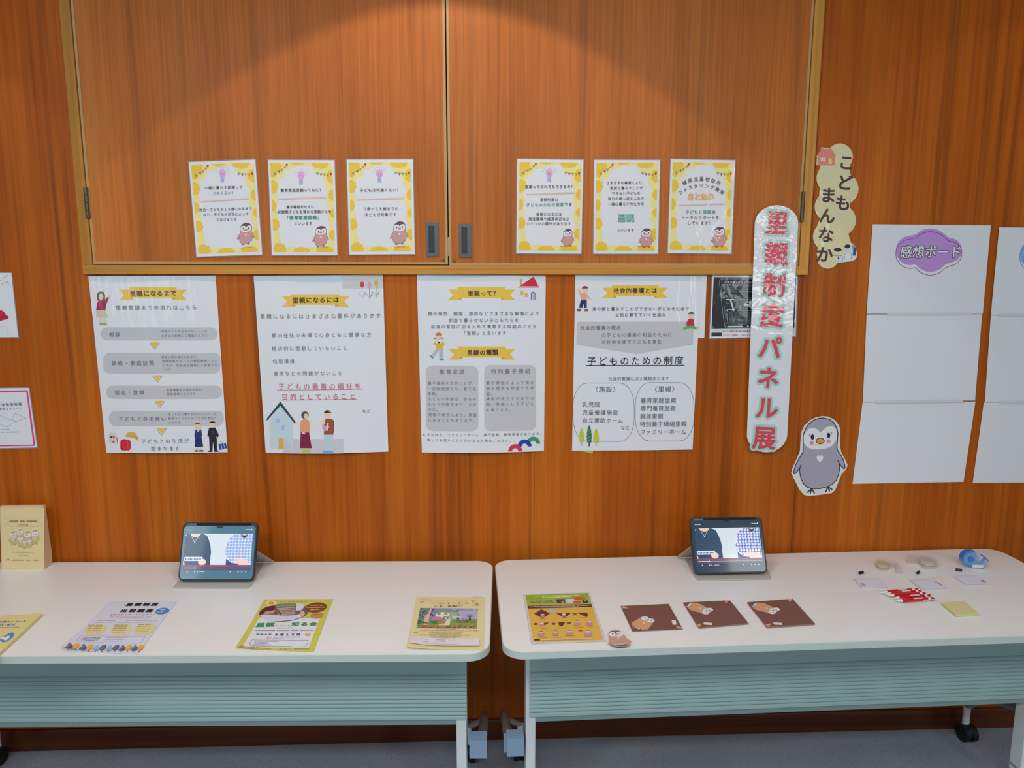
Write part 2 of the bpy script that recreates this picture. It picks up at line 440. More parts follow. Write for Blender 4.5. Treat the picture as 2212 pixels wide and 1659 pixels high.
    def bars(s, x0, y0, x1, y1, h, col, gap=0.25, seg=None):
        """a line of print too small to read: short dashes"""
        L = math.hypot(x1-x0, y1-y0); n = seg or max(2, int(L/(h*1.5)))
        random.seed(int(x0*7+y0*13)); s.up_(); s.up_()
        for i in range(n):
            if random.random() < 0.06: continue
            a, b = i/n, (i+1-gap)/n; hh = h*random.uniform(0.6, 1.0)/2
            xa, ya, xb, yb = x0+(x1-x0)*a, y0+(y1-y0)*a, x0+(x1-x0)*b, y0+(y1-y0)*b
            s.lay -= 0.000015; s.poly([(xa, ya-hh), (xb, yb-hh), (xb, yb+hh), (xa, ya+hh)], col)
        s.up_()
    def part(s, name):
        """close the printed shapes so far as one part"""
        s.old.append((s.shape, name)); s.shape = Layer()
    def tpart(s, name='printed_character'): s.old.append((s.txt, name)); s.txt = Layer()
    def done(s, shapename='printed_picture', textname='lettering'):
        for L, nm in s.old+[(s.shape, shapename), (s.txt, textname)]:
            if not L.v: continue
            bm = bmesh.new()
            base = 0.00012
            vs = [bm.verts.new((u, v, z)) for u, v, z in L.v]
            idx = bm.faces.layers.int.new('ci'); pal = {}; cols = []
            for f, c in zip(L.f, L.c):
                try: g = bm.faces.new([vs[i] for i in f])
                except ValueError: continue
                if c not in pal: pal[c] = len(cols); cols.append(c)
                g[idx] = pal[c]
            if s.curl:
                for i in range(1, 14):
                    bmesh.ops.bisect_plane(bm, geom=bm.verts[:]+bm.edges[:]+bm.faces[:], plane_co=(s.W*i/14, 0, 0), plane_no=(1, 0, 0))
                    bmesh.ops.bisect_plane(bm, geom=bm.verts[:]+bm.edges[:]+bm.faces[:], plane_co=(0, s.H*i/14, 0), plane_no=(0, 1, 0))
            for v in bm.verts: v.co = s.M(v.co.x, v.co.y, base+v.co.z)
            bm.normal_update()
            bm.faces.ensure_lookup_table()
            for f in bm.faces:
                if f.normal.dot(s.n) < 0: f.normal_flip()
            me = bpy.data.meshes.new(nm); fc = [cols[f[idx]] for f in bm.faces]; bm.to_mesh(me); bm.free()
            s.paint(me, fc); po = link(nm, me, s.mat, s.root)
            if nm in ('lettering', 'tiny_print', 'yellow_border'): po['kind'] = 'stuff'
        return s.root

DK = (66, 58, 64); YL = (246, 202, 70); GRY = (205, 205, 208); SKIN = (246, 214, 178)
BODY = [(690,180),(800,200),(880,260),(930,350),(948,440),(940,560),(930,640),(937,720),(1000,810),(1040,890),(1065,980),(1068,1030),(1050,1042),(1010,1005),(972,955),(975,1050),(960,1140),(920,1240),(850,1310),(760,1355),(640,1385),(500,1385),(430,1365),(360,1300),(315,1200),(295,1100),(295,1030),(250,1090),(215,1130),(192,1122),(200,1060),(225,980),(270,890),(320,810),(352,755),(355,640),(352,520),(365,440),(400,350),(450,280),(530,220),(610,188)]
CAP = [(690,180),(800,200),(880,260),(930,350),(948,440),(940,560),(355,560),(352,520),(365,440),(400,350),(450,280),(530,220),(610,188)]
FACE = [(650,430),(600,370),(520,343),(440,365),(385,425),(362,480),(365,600),(400,650),(460,690),(540,710),(640,710),(760,690),(850,650),(900,590),(925,540),(930,440),(915,370),(870,325),(820,315),(750,335),(690,385)]
def penguin(s, cx, cy, h, body, cap, lw=12, oc=(40, 36, 66), rot=0, detail=True, sx=1.0, feet=True):
    k = h/1225
    c, q = math.cos(R(rot)), math.sin(R(rot))
    def f(p):
        x, y = (p[0]-640)*k*sx, (p[1]-780)*k
        return (cx+x*c-y*q, cy+x*q+y*c)
    E = lambda x, y, rx, ry, col: s.poly([f((x+rx*math.cos(t*math.pi/8), y+ry*math.sin(t*math.pi/8))) for t in range(16)], col)
    s.poly([f(p) for p in BODY], body)
    if cap != body: s.poly([f(p) for p in CAP], cap)
    s.line([f(p) for p in BODY+[BODY[0]]], lw*k, oc)
    s.poly([f(p) for p in FACE], (240, 240, 242))
    if detail:
        s.line([f(p) for p in ((318, 972), (295, 1030))], lw*k, oc); s.line([f(p) for p in ((945, 900), (975, 960))], lw*k, oc)
        s.line([f(p) for p in ((455, 462), (470, 480), (500, 485))], 9*k, oc); s.line([f(p) for p in ((845, 425), (830, 445), (800, 455))], 9*k, oc)
    E(512, 500, 30, 47, (42, 34, 66)); E(788, 474, 30, 47, (42, 34, 66))
    E(502, 600, 34, 37, (236, 150, 190)); E(787, 573, 34, 37, (236, 150, 190))
    E(645, 567, 76, 56, (60, 44, 40)); E(645, 567, 63, 43, (236, 164, 50))
    hx, hy = f((640, 865)); s.heart(hx, hy, 115*k, 135*k, (243, 240, 243), rot)
    if feet:
        for a, b in (((500, 1385), ((425, 1450), (475, 1465), (545, 1465))), ((775, 1355), ((740, 1440), (805, 1425), (850, 1400)))):
            for t in b: s.line([f(a), f(t)], 22*k, (48, 38, 44))
def ribbon(s, x0, y0, x1, y1, xi0, xi1, dy):
    """banner ribbon: tails x0..x1, front band xi0..xi1, tails dy lower"""
    g = (y1-y0); n = (xi0-x0)*0.55
    s.poly([(x0, y0+dy), (xi0+25, y0+dy), (xi0+25, y1+dy), (x0, y1+dy), (x0+n, (y0+y1)/2+dy)], YL)
    s.poly([(x1, y0+dy), (xi1-25, y0+dy), (xi1-25, y1+dy), (x1, y1+dy), (x1-n, (y0+y1)/2+dy)], YL)
    s.poly([(xi0, y1), (xi0+35, y1), (xi0+35, y1+dy)], (214, 168, 50)); s.poly([(xi1, y1), (xi1-35, y1), (xi1-35, y1+dy)], (214, 168, 50))
    s.line([(xi0, y0), (xi0, y1)], 4, (252, 226, 140)); s.line([(xi1, y0), (xi1, y1)], 4, (252, 226, 140))
    s.rect(xi0, y0, xi1, y1, YL); s.part('ribbon')

# ================================================================== THE ROOM
HT = 0.705
Jp = 0.918; J1 = 0.17
OX0, OX1, OZ = -1.256, 1.048, 1.704         # cupboard opening
FW = 0.031
fz0 = OZ-0.029
wall = MB().box((-3.6, 0.012, -0.02), (3.9, 0.10, fz0-0.06)).build('wall_back', M['wall'])
tag(wall, kind='structure')
ZT = 2.95
k = math.floor((-3.4-J1)/Jp)
x = J1+k*Jp
cuts = (OX0-FW, OX1+FW, fz0, ZT)
while x < 3.8:
    a, b = x+0.0004, x+Jp-0.0004
    def L_(a, b):
        c0, c1 = cuts[0], cuts[1]; z0 = 0.0
        if b <= c0 or a >= c1: return [(a, z0), (b, z0), (b, ZT), (a, ZT)]
        if a >= c0 and b <= c1: return [(a, z0), (b, z0), (b, fz0), (a, fz0)]
        if a < c0: return [(a, z0), (b, z0), (b, fz0), (c0, fz0), (c0, ZT), (a, ZT)]
        return [(a, z0), (b, z0), (b, ZT), (c1, ZT), (c1, fz0), (a, fz0)]
    MB().prism(L_(a, b), 0.0, 0.0118, lambda p, q, n: (p, n, q)).build('wall_panel', M['wall'], wall)
    x += Jp
fl = MB().box((-3.6, -6.0, -0.05), (3.9, 0.1, 0.0)).build('floor', M['carpet']); tag(fl, kind='structure')
ce = MB().box((-3.6, -6.0, 3.05), (3.9, 0.1, 3.1)).build('ceiling', M['ceil']); tag(ce, kind='structure')
bb = MB().prism([(-0.012, 0.0), (-0.012, 0.072), (-0.008, 0.078), (-0.0002, 0.078), (-0.0002, 0.0)], -3.6, 3.9, lambda p, q, n: (n, p, q)).build('baseboard_back', M['base'])
tag(bb, kind='structure')

# ------------------------------------------------------------------ built-in cupboard
cup = empty('wall_cupboard', (0, 0.012, OZ)); tag(cup, 'built-in two-door wooden wall cupboard with a honey-coloured frame above the posters', 'cupboard')
def kid(mb, name, mat, parent=cup, smooth=False):
    o = mb.build(name, mat, parent, smooth)
    off = Vector(); q = parent
    while q is not None: off += q.location; q = q.parent
    o.data.transform(Matrix.Translation(-off)); return o
FY = -0.014
kid(MB().box((OX0-FW, FY, fz0), (OX1+FW, 0.03, OZ), bevel=0.0012), 'frame_rail', M['frameh'])
kid(MB().box((OX0-FW, FY, OZ), (OX0, 0.03, 2.9), bevel=0.0012), 'frame_stile', M['frame'])
kid(MB().box((OX1, FY, OZ), (OX1+FW, 0.03, 2.9), bevel=0.0012), 'frame_stile', M['frame'])
kid(MB().box((OX0-0.01, 0.03, OZ-0.01), (OX1+0.01, 0.045, 2.95)), 'carcass_back', M['black'])
seam = -0.117
def door(x0, x1, z0, hx, px, pz, name='door'):
    d = kid(MB().box((x0, -0.008, z0), (x1, 0.012, 2.86)), name, M['door'])
    bw = 0.008
    for a, b in (((x0, z0), (x1, z0+bw)), ((x0, z0+bw), (x0+bw, 2.86)), ((x1-bw, z0+bw), (x1, 2.86))):
        kid(MB().box((a[0], -0.0098, a[1]), (b[0], -0.0081, b[1])), 'edge_band', M['band'], d)
    # flush pull
    pw, ph = 0.040, 0.108
    xa, xb, za, zb = px-pw/2, px+pw/2, pz-ph/2, pz+ph/2
    pull = MB()
    for a, b in (((xa, za), (xb, za+.012)), ((xa, zb-.011), (xb, zb)), ((xa, za+.012), (xa+.008, zb-.011)), ((xb-.013, za+.012), (xb, zb-.011))):
        pull.box((a[0], -0.0112, a[1]), (b[0], -0.0078, b[1]))
    kid(pull, 'flush_pull', M['metal'], d)
    kid(MB().box((xa+.006, -0.0092, za+.010), (xb-.011, -0.0079, zb-.009)), 'pull_recess', M['metald'], d)
    sx = (x1-0.014) if x1 < 0 else (x0+0.016)
    kid(MB().tube([(sx, -0.0106, z0+0.013), (sx, -0.0078, z0+0.013)], 0.005, 12), 'screw_cap', M['hinge'], d)
    # butt hinge with five knuckles
    hg = MB(); z = 1.850
    for i in range(4):
        hg.tube([(hx, -0.016, z+i*0.024), (hx, -0.016, z+i*0.024+0.0225)], 0.0062, 12)
    kid(hg, 'hinge', M['hinge'], d, True)
    return d
door(OX0+0.0025, seam-0.0018, OZ+0.003, OX0+0.002, -0.168, 1.787)
door(seam+0.0022, OX1-0.0025, OZ+0.0005, OX1-0.002, -0.062, 1.784)
kid(MB().box((seam-0.002, -0.002, 1.735), (seam+0.003, 0.02, 1.795), bevel=0.0005), 'door_catch', M['white'])

# ================================================================== POSTERS AND CARDS ON THE WALL
WY = -0.0030
def wall_sheet(name, label, cat, cpx, W, H, view, y=WY, **k): return Sheet(name, label, cat, cpx, W, H, ('y', y), view, **k)
vA = (390, 320, 520/2212); vB = (1090, 320, 520/2212)
BR_, PL_ = (246, 206, 44), (251, 234, 150)
def card(label, cp, view, peng, ph, group='yellow bordered cards in a row on the cupboard doors'):
    s = wall_sheet('laminated_card', label, 'card', cp, 0.212, 0.299, view, y=-0.0125, mat=P_LAM, film=0.0028, group=None)
    TL, TR, BR, BL = cp
    def f(u, v):
        a = [TL[i]*(1-u)*(1-v)+TR[i]*u*(1-v)+BR[i]*u*v+BL[i]*(1-u)*v for i in (0, 1)]; return a
    def blob(u, v, ru, rv, col, wob=0.07, k=9):
        P = []
        for i in range(26):
            t = 2*math.pi*i/26; r = 1+wob*math.sin(k*t+u*9)
            P.append(f(min(0.965, max(0.032, u+ru*r*math.cos(t))), min(0.968, max(0.030, v+rv*r*math.sin(t)))))
        s.poly(P, col)
    for q in ((.10,.09,.16,.12),(.30,.05,.12,.05),(.55,.03,.2,.03),(.85,.07,.18,.09),(.93,.2,.1,.12),(.05,.2,.09,.14),(.05,.42,.07,.1),(.05,.6,.07,.1),(.05,.82,.09,.12),(.95,.42,.09,.12),(.95,.6,.08,.1),(.96,.78,.08,.12),(.3,.95,.2,.04),(.68,.95,.2,.035),(.93,.93,.1,.07)):
        blob(*q, PL_)
    for q in ((.09,.06,.11,.08),(.07,.08,.07,.11),(.44,.02,.11,.035),(.78,.04,.13,.05),(.05,.28,.085,.07),(.04,.48,.06,.06),(.06,.68,.075,.06),(.12,.94,.10,.07),(.46,.96,.13,.045),(.81,.95,.13,.045),(.96,.17,.09,.07),(.97,.37,.075,.06),(.96,.56,.06,.045),(.97,.79,.09,.06)):
        blob(*q, BR_)
    s.part('yellow_border')
    # bunting
    for (P, cols) in ((((.09,.14),(.16,.115),(.20,.10),(.25,.07),(.28,.045)), ((100,160,110),(200,60,110),(130,175,110),(235,120,60),(130,60,110))),
                      (((.735,.135),(.79,.145),(.84,.145),(.895,.15),(.94,.14)), ((100,160,180),(200,60,110),(120,180,120),(230,130,40),(130,50,50)))):
        s.line([f(*p) for p in P], 2.2, (110, 100, 110))
        for p, c in zip(P, cols):
            s.poly([f(p[0]-.018, p[1]-.004), f(p[0]+.018, p[1]-.006), f(p[0]+.002, p[1]+.028)], c)
        s.part('bunting')
    if peng: penguin(s, peng[0], peng[1], ph, (214, 158, 154), (108, 62, 72), lw=14, sx=1.12); s.part('printed_penguin')
    bx, by = f(.68, .924), f(.86, .920); s.bars(bx[0], bx[1], by[0], by[1], 5, (150, 110, 80)); s.part('tiny_print')
    return s, f
def bulb(s, x, y):
    for a in range(-75, 76, 25):
        t = R(a-90); s.line([(x+52*math.cos(t), y-8+48*math.sin(t)), (x+78*math.cos(t)*0.85, y-8+66*math.sin(t))], 3, (200, 190, 210))
    s.ell(x, y-12, 32, 36, (242, 180, 222)); s.rect(x-17, y+10, x+17, y+38, (242, 180, 222))
    s.rect(x-11, y-8, x+11, y+26, (206, 120, 190)); s.rect(x-6, y-2, x+6, y+24, (242, 180, 222))
    s.rrect(x-16, y+34, x+16, y+72, 10, (160, 190, 232)); s.part('light_bulb_drawing')
def under(s, x0, y0, x1, y1):
    s.poly([(x0, y0-4), ((x0+x1)/2, (y0+y1)/2-7), (x1, y1-8), (x1, y1+5), ((x0+x1)/2, (y0+y1)/2+5), (x0, y0+5)], (242, 200, 188)); s.part('underline')
TD = (82, 66, 74); TG = (60, 156, 128)
s, f = card('yellow bordered card tilted slightly, leftmost of the cards on the left cupboard door', [(75,128),(686,105),(750,978),(148,998)], vA, (600, 782), 195)
bulb(s, 384, 238); s.text('一緒に暮らす期間って', 218,366,574,360, TD, off=.012); s.text('どのくらい？', 294,414,502,410, TD, off=.012)
under(s, 186,492,628,464)
s.text('数日～子どもが１８歳になるまで', 170,568,658,554, TD, off=.012); s.text('など、子どもの状況によって', 206,610,628,604, TD, off=.012); s.text('さまざまです', 326,656,518,654, TD, off=.012); s.done()
s, f = card('yellow bordered card with green 「養育家庭里親」 words, middle card on the left cupboard door', [(805,109),(1414,111),(1441,981),(840,983)], vA, (1289, 806), 185)
bulb(s, 1108, 258); s.text('養育家庭里親ってなに？', 918,386,1310,384, TD, off=.02); under(s, 900,466,1338,454)
s.text('養子縁組をせずに、', 972,540,1262,538, TD, off=.02); s.text('一定期間子どもを預かる里親さんを', 860,586,1388,582, TD, off=.02)
s.text('「養育家庭里親」', 956,638,1296,636, TG, off=.035); s.text('といいます', 1042,690,1214,690, TD, off=.012); s.done()
s, f = card('yellow bordered card asking 子どもは何歳くらい？, rightmost on the left cupboard door', [(1526,106),(2135,104),(2152,974),(1552,978)], vA, (2011, 774), 205)
bulb(s, 1828, 240); s.text('子どもは何歳くらい？', 1646,386,2022,384, TD, off=.015); under(s, 1616,474,2056,460)
s.text('０歳～１８歳までの', 1674,556,2004,556, TD, off=.012); s.text('子どもが対象です', 1690,612,1986,608, TD, off=.012); s.done()
s, f = card('yellow bordered card asking 里親ってだれでもできるの？, leftmost on the right cupboard door', [(117,101),(724,108),(704,970),(108,966)], vB, (580, 818), 152)
bulb(s, 410, 236); s.text('里親ってだれでもできるの？', 186,356,640,354, TD, off=.02); under(s, 202,424,640,412)
s.text('里親制度は', 324,474,494,472, TD, off=.012)
s.text('子どものための制度です', 196,522,622,518, TG, off=.02, cols=[TG]*9+[TD]*2)
s.text('里親になるには', 288,608,526,606, TD, off=.012); s.text('居住環境や経済状況など', 218,652,596,652, TD, off=.012); s.text('いくつかの要件があります', 200,694,612,694, TD, off=.012); s.done()
s, f = card('yellow bordered card with big outlined 里親 word, middle card on the right cupboard door', [(825,108),(1427,110),(1410,970),(816,970)], vB, (1301, 822), 172)
for i, (t, a, b, y) in enumerate((('さまざまな事情により、', 932, 1296, 318), ('家族と暮らすことが', 966, 1272, 366), ('できない子どもを', 982, 1250, 414), ('自分の家へ迎え入れて', 946, 1284, 464), ('一緒に暮らす方たちを', 946, 1284, 513))):
    s.text(t, a, y+1, b, y-1, TD, off=.015)
for i, ch in enumerate('里親'):
    s.at(ch, 1076+i*78, 640, 76, (92, 120, 150), off=.05, res=2, z=.0008); s.at(ch, 1076+i*78, 638, 76, (150, 214, 186), off=.02, res=2, z=.0010)
s.text('といいます', 1032,754,1190,754, TD, off=.012); s.done()
s, f = card('yellow bordered card with arched text and orange さとねり, rightmost on the right cupboard door', [(1527,102),(2119,112),(2083,970),(1500,962)], vB, (1972, 812), 182)
for i, ch in enumerate('練馬児童相談所'):
    t = -27+i*9.1; s.at(ch, 1808+340*math.sin(R(t)), 622-340*math.cos(R(t)), 42, TD, t, off=.015)
for i, ch in enumerate('フォスタリング機関'):
    t = -38+i*9.4; s.at(ch, 1808+312*math.sin(R(t)), 642-298*math.cos(R(t)), 40, TD, t, off=.015)
for i, ch in enumerate('さとねり'):
    s.at(ch, 1710+i*62, 446, 66, (240, 160, 70), off=.07, res=2, z=.0008); s.at(ch, 1710+i*62, 446, 66, (250, 200, 130), off=.03, res=2, z=.0010)
under(s, 1600,524,2018,514)
s.text('子どもと里親の', 1658,588,1940,586, TG, off=.02, cols=[TG]*6+[TD]); s.text('トータルサポートを', 1616,638,1976,638, TD, off=.012); s.text('しています！', 1676,688,1912,688, TD, off=.012); s.done()

# ------------------------------------------------------------------ the four big posters
def bulge(b, tl=0.0, e=1.0, top=0.25):
    return lambda a, v: b*math.sin(math.pi*max(0, min(1, a)))**1.0*(max(0, v)**1.6)+tl*max(0, v)**2+0.004*math.sin(a*9+1.2)*max(0, 1-v/top)*0.35
v1 = (180, 580, 330/1304)
def poster(label, cp, view, b, e=0.012): return wall_sheet('wall_poster', label, 'poster', cp, 0.42, 0.594, view, y=WY, mat=P_POST, curl=bulge(b), film=0.0)
s = poster('large poster of grey step boxes and yellow arrows below the cupboard, leftmost of four', [(44,66),(1128,60),(1232,1568),(196,1572)], v1, 0.010)
T1 = (88, 88, 96)
s.poly([(46,66),(1128,60),(1131,118),(900,92),(560,112),(200,128),(52,106)], (214, 228, 238)); s.part('header_strip')
ribbon(s, 306,160,882,250, 385,795, 22)
s.text('里親になるまで', 392,216,797,208, DK, off=.03, res=2); s.text('里親登録までの流れはこちら', 270,336,975,332, T1, k=.8)
for x0, y0, x1, y1 in ((146,506,1146,616),(170,722,1170,898),(196,1002,1184,1114),(220,1216,1200,1344)): s.rrect(x0, y0, x1, y1, 55, GRY); s.part('step_box')
for x, y in ((610,666),(636,946),(656,1162),(675,1392)):
    s.poly([(x-42,y-26),(x+42,y-28),(x+2,y+30)], (96, 96, 100)); s.poly([(x-36,y-24),(x+36,y-25),(x+2,y+25)], (244, 240, 232)); s.poly([(x-34,y-32),(x+36,y-34),(x+2,y+16)], YL); s.part('arrow')
s.text('相談', 218,566,318,564, T1, k=.85); s.text('研修・家庭訪問', 238,812,612,808, T1, k=.82); s.text('認定・登録', 266,1060,528,1058, T1, k=.82); s.text('子どもとの出会い', 300,1284,718,1280, T1, k=.82)
s.text('不安なことや分からないことは', 662,538,1060,538, (130,130,134), k=.85); s.text('まずはお気軽にご相談ください', 664,576,1062,574, (130,130,134), k=.85)
s.text('研修は数日間行われます。', 668,758,996,756, (130,130,134), k=.85); s.text('里親制度や子どもの権利擁護につい', 670,793,1148,791, (130,130,134), k=.85); s.text('て学び、児童福祉施設にて実習も行', 674,829,1148,826, (130,130,134), k=.85); s.text('います。', 676,864,780,864, (130,130,134), k=.85)
s.text('里親審議会の認定を受け', 712,1038,1014,1036, (130,130,134), k=.85); s.text('里親登録となります', 716,1072,964,1070, (130,130,134), k=.85)
s.text('子どもとご縁があればマッチング。', 728,1244,1164,1242, (130,130,134), k=.85); s.text('関係づくりのために交流を重ねて', 730,1278,1142,1276, (130,130,134), k=.85); s.text('いきます。', 732,1312,862,1312, (130,130,134), k=.85)
s.text('子どもとの生活が', 498,1472,914,1466, T1, k=.82); s.text('始まります', 582,1530,836,1528, T1, k=.82)
# waving girl
s.poly([(118,215),(140,196),(172,200),(186,225),(186,275),(120,275)], (110, 100, 104)); s.ell(153,242,20,28,SKIN)
s.poly([(130,276),(178,276),(208,244),(220,252),(200,300),(188,355),(110,355),(120,300)], (176, 40, 76)); s.poly([(208,244),(216,222),(230,222),(220,252)], SKIN)
s.poly([(112,356),(190,356),(208,420),(112,420)], (222, 206, 180)); s.rect(140,420,156,466,SKIN); s.rect(172,420,190,466,SKIN); s.rrect(138,464,202,486,10,(150, 180, 130)); s.part('printed_girl')
# school things
s.rrect(220,1402,282,1490,12,(232, 214, 190)); s.rect(232,1430,250,1446,(40, 50, 100)); s.rect(254,1430,272,1448,(226, 80, 60)); s.rect(252,1470,270,1484,(170, 60, 50)); s.line([(290,1440),(296,1490)],6,(160, 90, 100)); s.part('printed_toy_box')
s.rrect(320,1458,410,1550,22,(222, 36, 60)); s.line([(332,1470),(330,1540)],5,(160,20,40)); s.line([(385,1470),(388,1540)],4,(250,90,100)); s.ell(356,1462,16,8,(190,30,50)); s.part('printed_school_bag')
s.ell(415,1430,50,38,(236, 184, 80), a0=180, a1=360); s.poly([(365,1428),(470,1430),(474,1466),(440,1440),(372,1434)], (220, 164, 66)); s.part('printed_cap')
# pupils in uniform
s.ell(984,1346,23,30,SKIN); s.ell(980,1330,24,16,(130, 90, 70), a0=180, a1=360); s.poly([(962,1372),(1010,1372),(1018,1430),(952,1430)], (38, 50, 110)); s.poly([(966,1372),(1004,1372),(986,1396)], (190, 206, 228)); s.poly([(958,1430),(1012,1430),(1028,1518),(958,1518)], (34, 46, 108)); s.rect(966,1518,980,1548,SKIN); s.rect(1000,1518,1012,1548,SKIN); s.rect(958,1546,984,1558,(40,44,56)); s.rect(994,1546,1030,1558,(40,44,56)); s.part('printed_schoolgirl')
s.ell(1102,1330,24,26,SKIN); s.ell(1104,1318,25,14,(30, 28, 34), a0=180, a1=360); s.poly([(1076,1358),(1130,1358),(1158,1420),(1150,1444),(1134,1430),(1140,1450),(1076,1450),(1074,1430),(1062,1426)], (28, 30, 44)); s.poly([(1078,1450),(1142,1450),(1144,1552),(1120,1552),(1110,1470),(1104,1552),(1082,1552)], (26, 28, 40)); s.rect(1072,1552,1104,1562,(24,24,30)); s.rect(1118,1552,1156,1562,(24,24,30)); s.ell(1108,1390,3,3,(190,160,90)); s.ell(1108,1408,3,3,(190,160,90)); s.part('printed_schoolboy')
s.poly([(1154,1500),(1216,1488),(1230,1532),(1168,1548)], (44, 74, 156)); s.line([(1176,1496),(1188,1542)],5,(190,200,220)); s.line([(1198,1492),(1210,1538)],5,(190,200,220)); s.line([(1168,1496),(1172,1476),(1186,1474),(1194,1490)],3,(170,190,220)); s.done('printed_briefcase')

v2 = (540, 580, 310/1224)
s = poster('large poster with three tulips, red underlined words and a couple by a house', [(32,62),(1134,52),(1180,1562),(134,1574)], v2, 0.014)
s.poly([(32,62),(1134,52),(1135,108),(700,122),(440,118),(220,106),(34,112)], (206, 226, 238))
s.poly([(782,56),(1134,52),(1135,172),(786,174)], (212, 214, 214)); s.part('header_strip')
for x, y, c, g in ((956,138,(226, 50, 70),(110,176,150)), (1018,142,(240,160,186),(60,110,130)), (1076,128,(236,180,70),(90,170,140))):
    s.line([(x,y+20),(x+2,y+120)],4,g); s.ell(x,y,17,27,c); s.poly([(x,y+112),(x-38,y+62),(x-20,y+80)],g); s.poly([(x+4,y+112),(x+28,y+58),(x+24,y+88)],g); s.part('tulip')
ribbon(s, 272,222,846,312, 352,760, 18)
s.text('里親になるには', 358,274,762,270, (60,50,40), off=.03, res=2); s.text('里親になるにはさまざまな要件があります', 80,413,1122,407, T1, k=.8)
T2 = (104, 106, 112)
s.text('都内在住の夫婦で心身ともに健康な方', 180,574,1040,569, T2, k=.8); s.text('経済的に困窮していないこと', 182,687,836,682, T2, k=.8); s.text('住居環境', 190,797,386,795, T2, k=.82); s.text('虐待などの問題がないこと', 196,899,794,896, T2, k=.8)
RD = (206, 72, 100)
s.text('子どもの最善の福祉を', 234,1010,956,1006, RD, k=.8); s.line([(234,1041),(960,1032)],4,RD); s.text('目的としていること', 264,1098,912,1092, RD, k=.78); s.line([(262,1125),(916,1116)],4,RD); s.part('underline')
s.text('など', 956,1218,1032,1216, T2, k=.85)
s.poly([(282,1452),(800,1448),(804,1568),(284,1572)], (214, 210, 220)); s.part('printed_ground')
s.poly([(164,1310),(262,1170),(366,1310),(372,1534),(178,1536)], (206, 226, 232)); s.poly([(143,1304),(144,1282),(262,1136),(392,1306),(388,1326),(262,1172)], (24, 78, 88))
s.rect(222,1280,260,1320,(186,200,236)); s.rect(268,1336,300,1380,(180,200,238)); s.ell(269,1466,22,26,(236,184,74)); s.rect(247,1464,292,1536,(236,184,74)); s.ell(257,1496,4,4,(250,240,220)); s.part('printed_house')
s.ell(474,1250,32,32,(78, 76, 88)); s.ell(482,1258,20,22,SKIN); s.ell(474,1340,44,60,(240, 166, 122)); s.poly([(436,1330),(516,1330),(518,1394),(434,1394)], (240,166,122)); s.poly([(438,1392),(510,1394),(534,1526),(432,1526)], (134, 26, 70)); s.ell(462,1400,16,8,SKIN,20); s.rrect(452,1538,526,1562,10,(200, 208, 80)); s.part('printed_woman')
s.ell(664,1246,28,34,SKIN); s.ell(666,1232,30,24,(52, 36, 38), a0=180, a1=360); s.rrect(636,1280,722,1412,30,(158, 84, 54)); s.rect(636,1340,716,1412,(158,84,54)); s.ell(628,1312,18,18,(240,220,190)); s.poly([(620,1330),(684,1346),(668,1366),(640,1386),(622,1362)], (232, 164, 206)); s.line([(668,1318),(662,1376)],14,(246,226,190)); s.poly([(636,1412),(716,1412),(716,1546),(642,1546)], (196, 218, 230)); s.rrect(630,1546,716,1562,7,(110, 176, 228)); s.done('printed_man')

v3 = (890, 580, 300/1185)
s = poster('large poster with a red-roofed house on top and three rainbow arches at its foot', [(40,52),(1142,58),(1126,1558),(84,1570)], v3, 0.014)
s.poly([(40,52),(1142,58),(1141,82),(760,60),(360,96),(120,108),(42,96)], (210, 228, 238)); s.part('header_strip')
ribbon(s, 308,162,880,254, 388,796, 20); s.text('里親って？', 474,216,744,212, (50,44,40), off=.02, res=2)
s.poly([(904,164),(1038,68),(1086,164)], (214, 34, 56)); s.rect(920,90,940,140,(238,180,90)); s.rect(908,166,1084,286,(234,234,240)); s.line([(916,156),(1076,156)],6,(240,170,180))
s.rect(926,192,950,228,(240,186,100)); s.rect(962,212,990,246,(240,186,100)); s.ell(1034,222,20,22,(170,60,120)); s.rect(1014,222,1054,272,(170,60,120)); s.ell(1034,224,14,16,(170,210,230)); s.rect(1020,224,1048,272,(170,210,230)); s.part('printed_house')
for t, a, b, y in (('親の病気、離婚、虐待などさまざまな事情により',132,1088,389),('家庭で暮らせない子どもたちを',308,916,446),('自身の家庭に迎え入れて養育する家庭のことを',158,1068,501),('「里親」と言います',422,808,556)): s.text(t, a, y+1, b, y-1, T1, k=.86)
ribbon(s, 316,672,882,762, 398,800, 20); s.text('里親の種類', 468,724,738,720, (40,34,34), off=.03, res=2)
s.ell(229,585,26,32,SKIN); s.ell(229,578,28,26,(206,130,84), a0=180, a1=360); s.poly([(204,588),(184,610),(208,606)],(206,130,84)); s.poly([(252,588),(274,608),(250,606)],(206,130,84)); s.rect(206,614,254,640,(236,238,240)); s.rect(222,628,238,642,(40,40,50))
s.poly([(206,625),(188,640),(190,660),(206,656),(204,694),(268,694),(266,660),(280,664),(276,640),(254,625),(254,644),(206,644)], (240, 192, 50)); s.poly([(204,694),(238,694),(184,766),(164,752)], (190,196,204)); s.poly([(232,694),(268,694),(264,776),(234,776)], (190,196,204)); s.poly([(146,742),(166,746),(184,768),(176,776)], (60,170,160)); s.poly([(236,776),(262,772),(280,790),(236,790)], (60,170,160))
s.rrect(120,834,566,1386,55,GRY); s.part('text_box'); s.rrect(618,830,1058,1382,55,GRY); s.part('text_box')
s.text('養育家庭', 228,887,456,885, T1, k=.82); s.text('特別養子縁組', 668,884,1016,880, T1, k=.78)
T3 = (112, 112, 116)
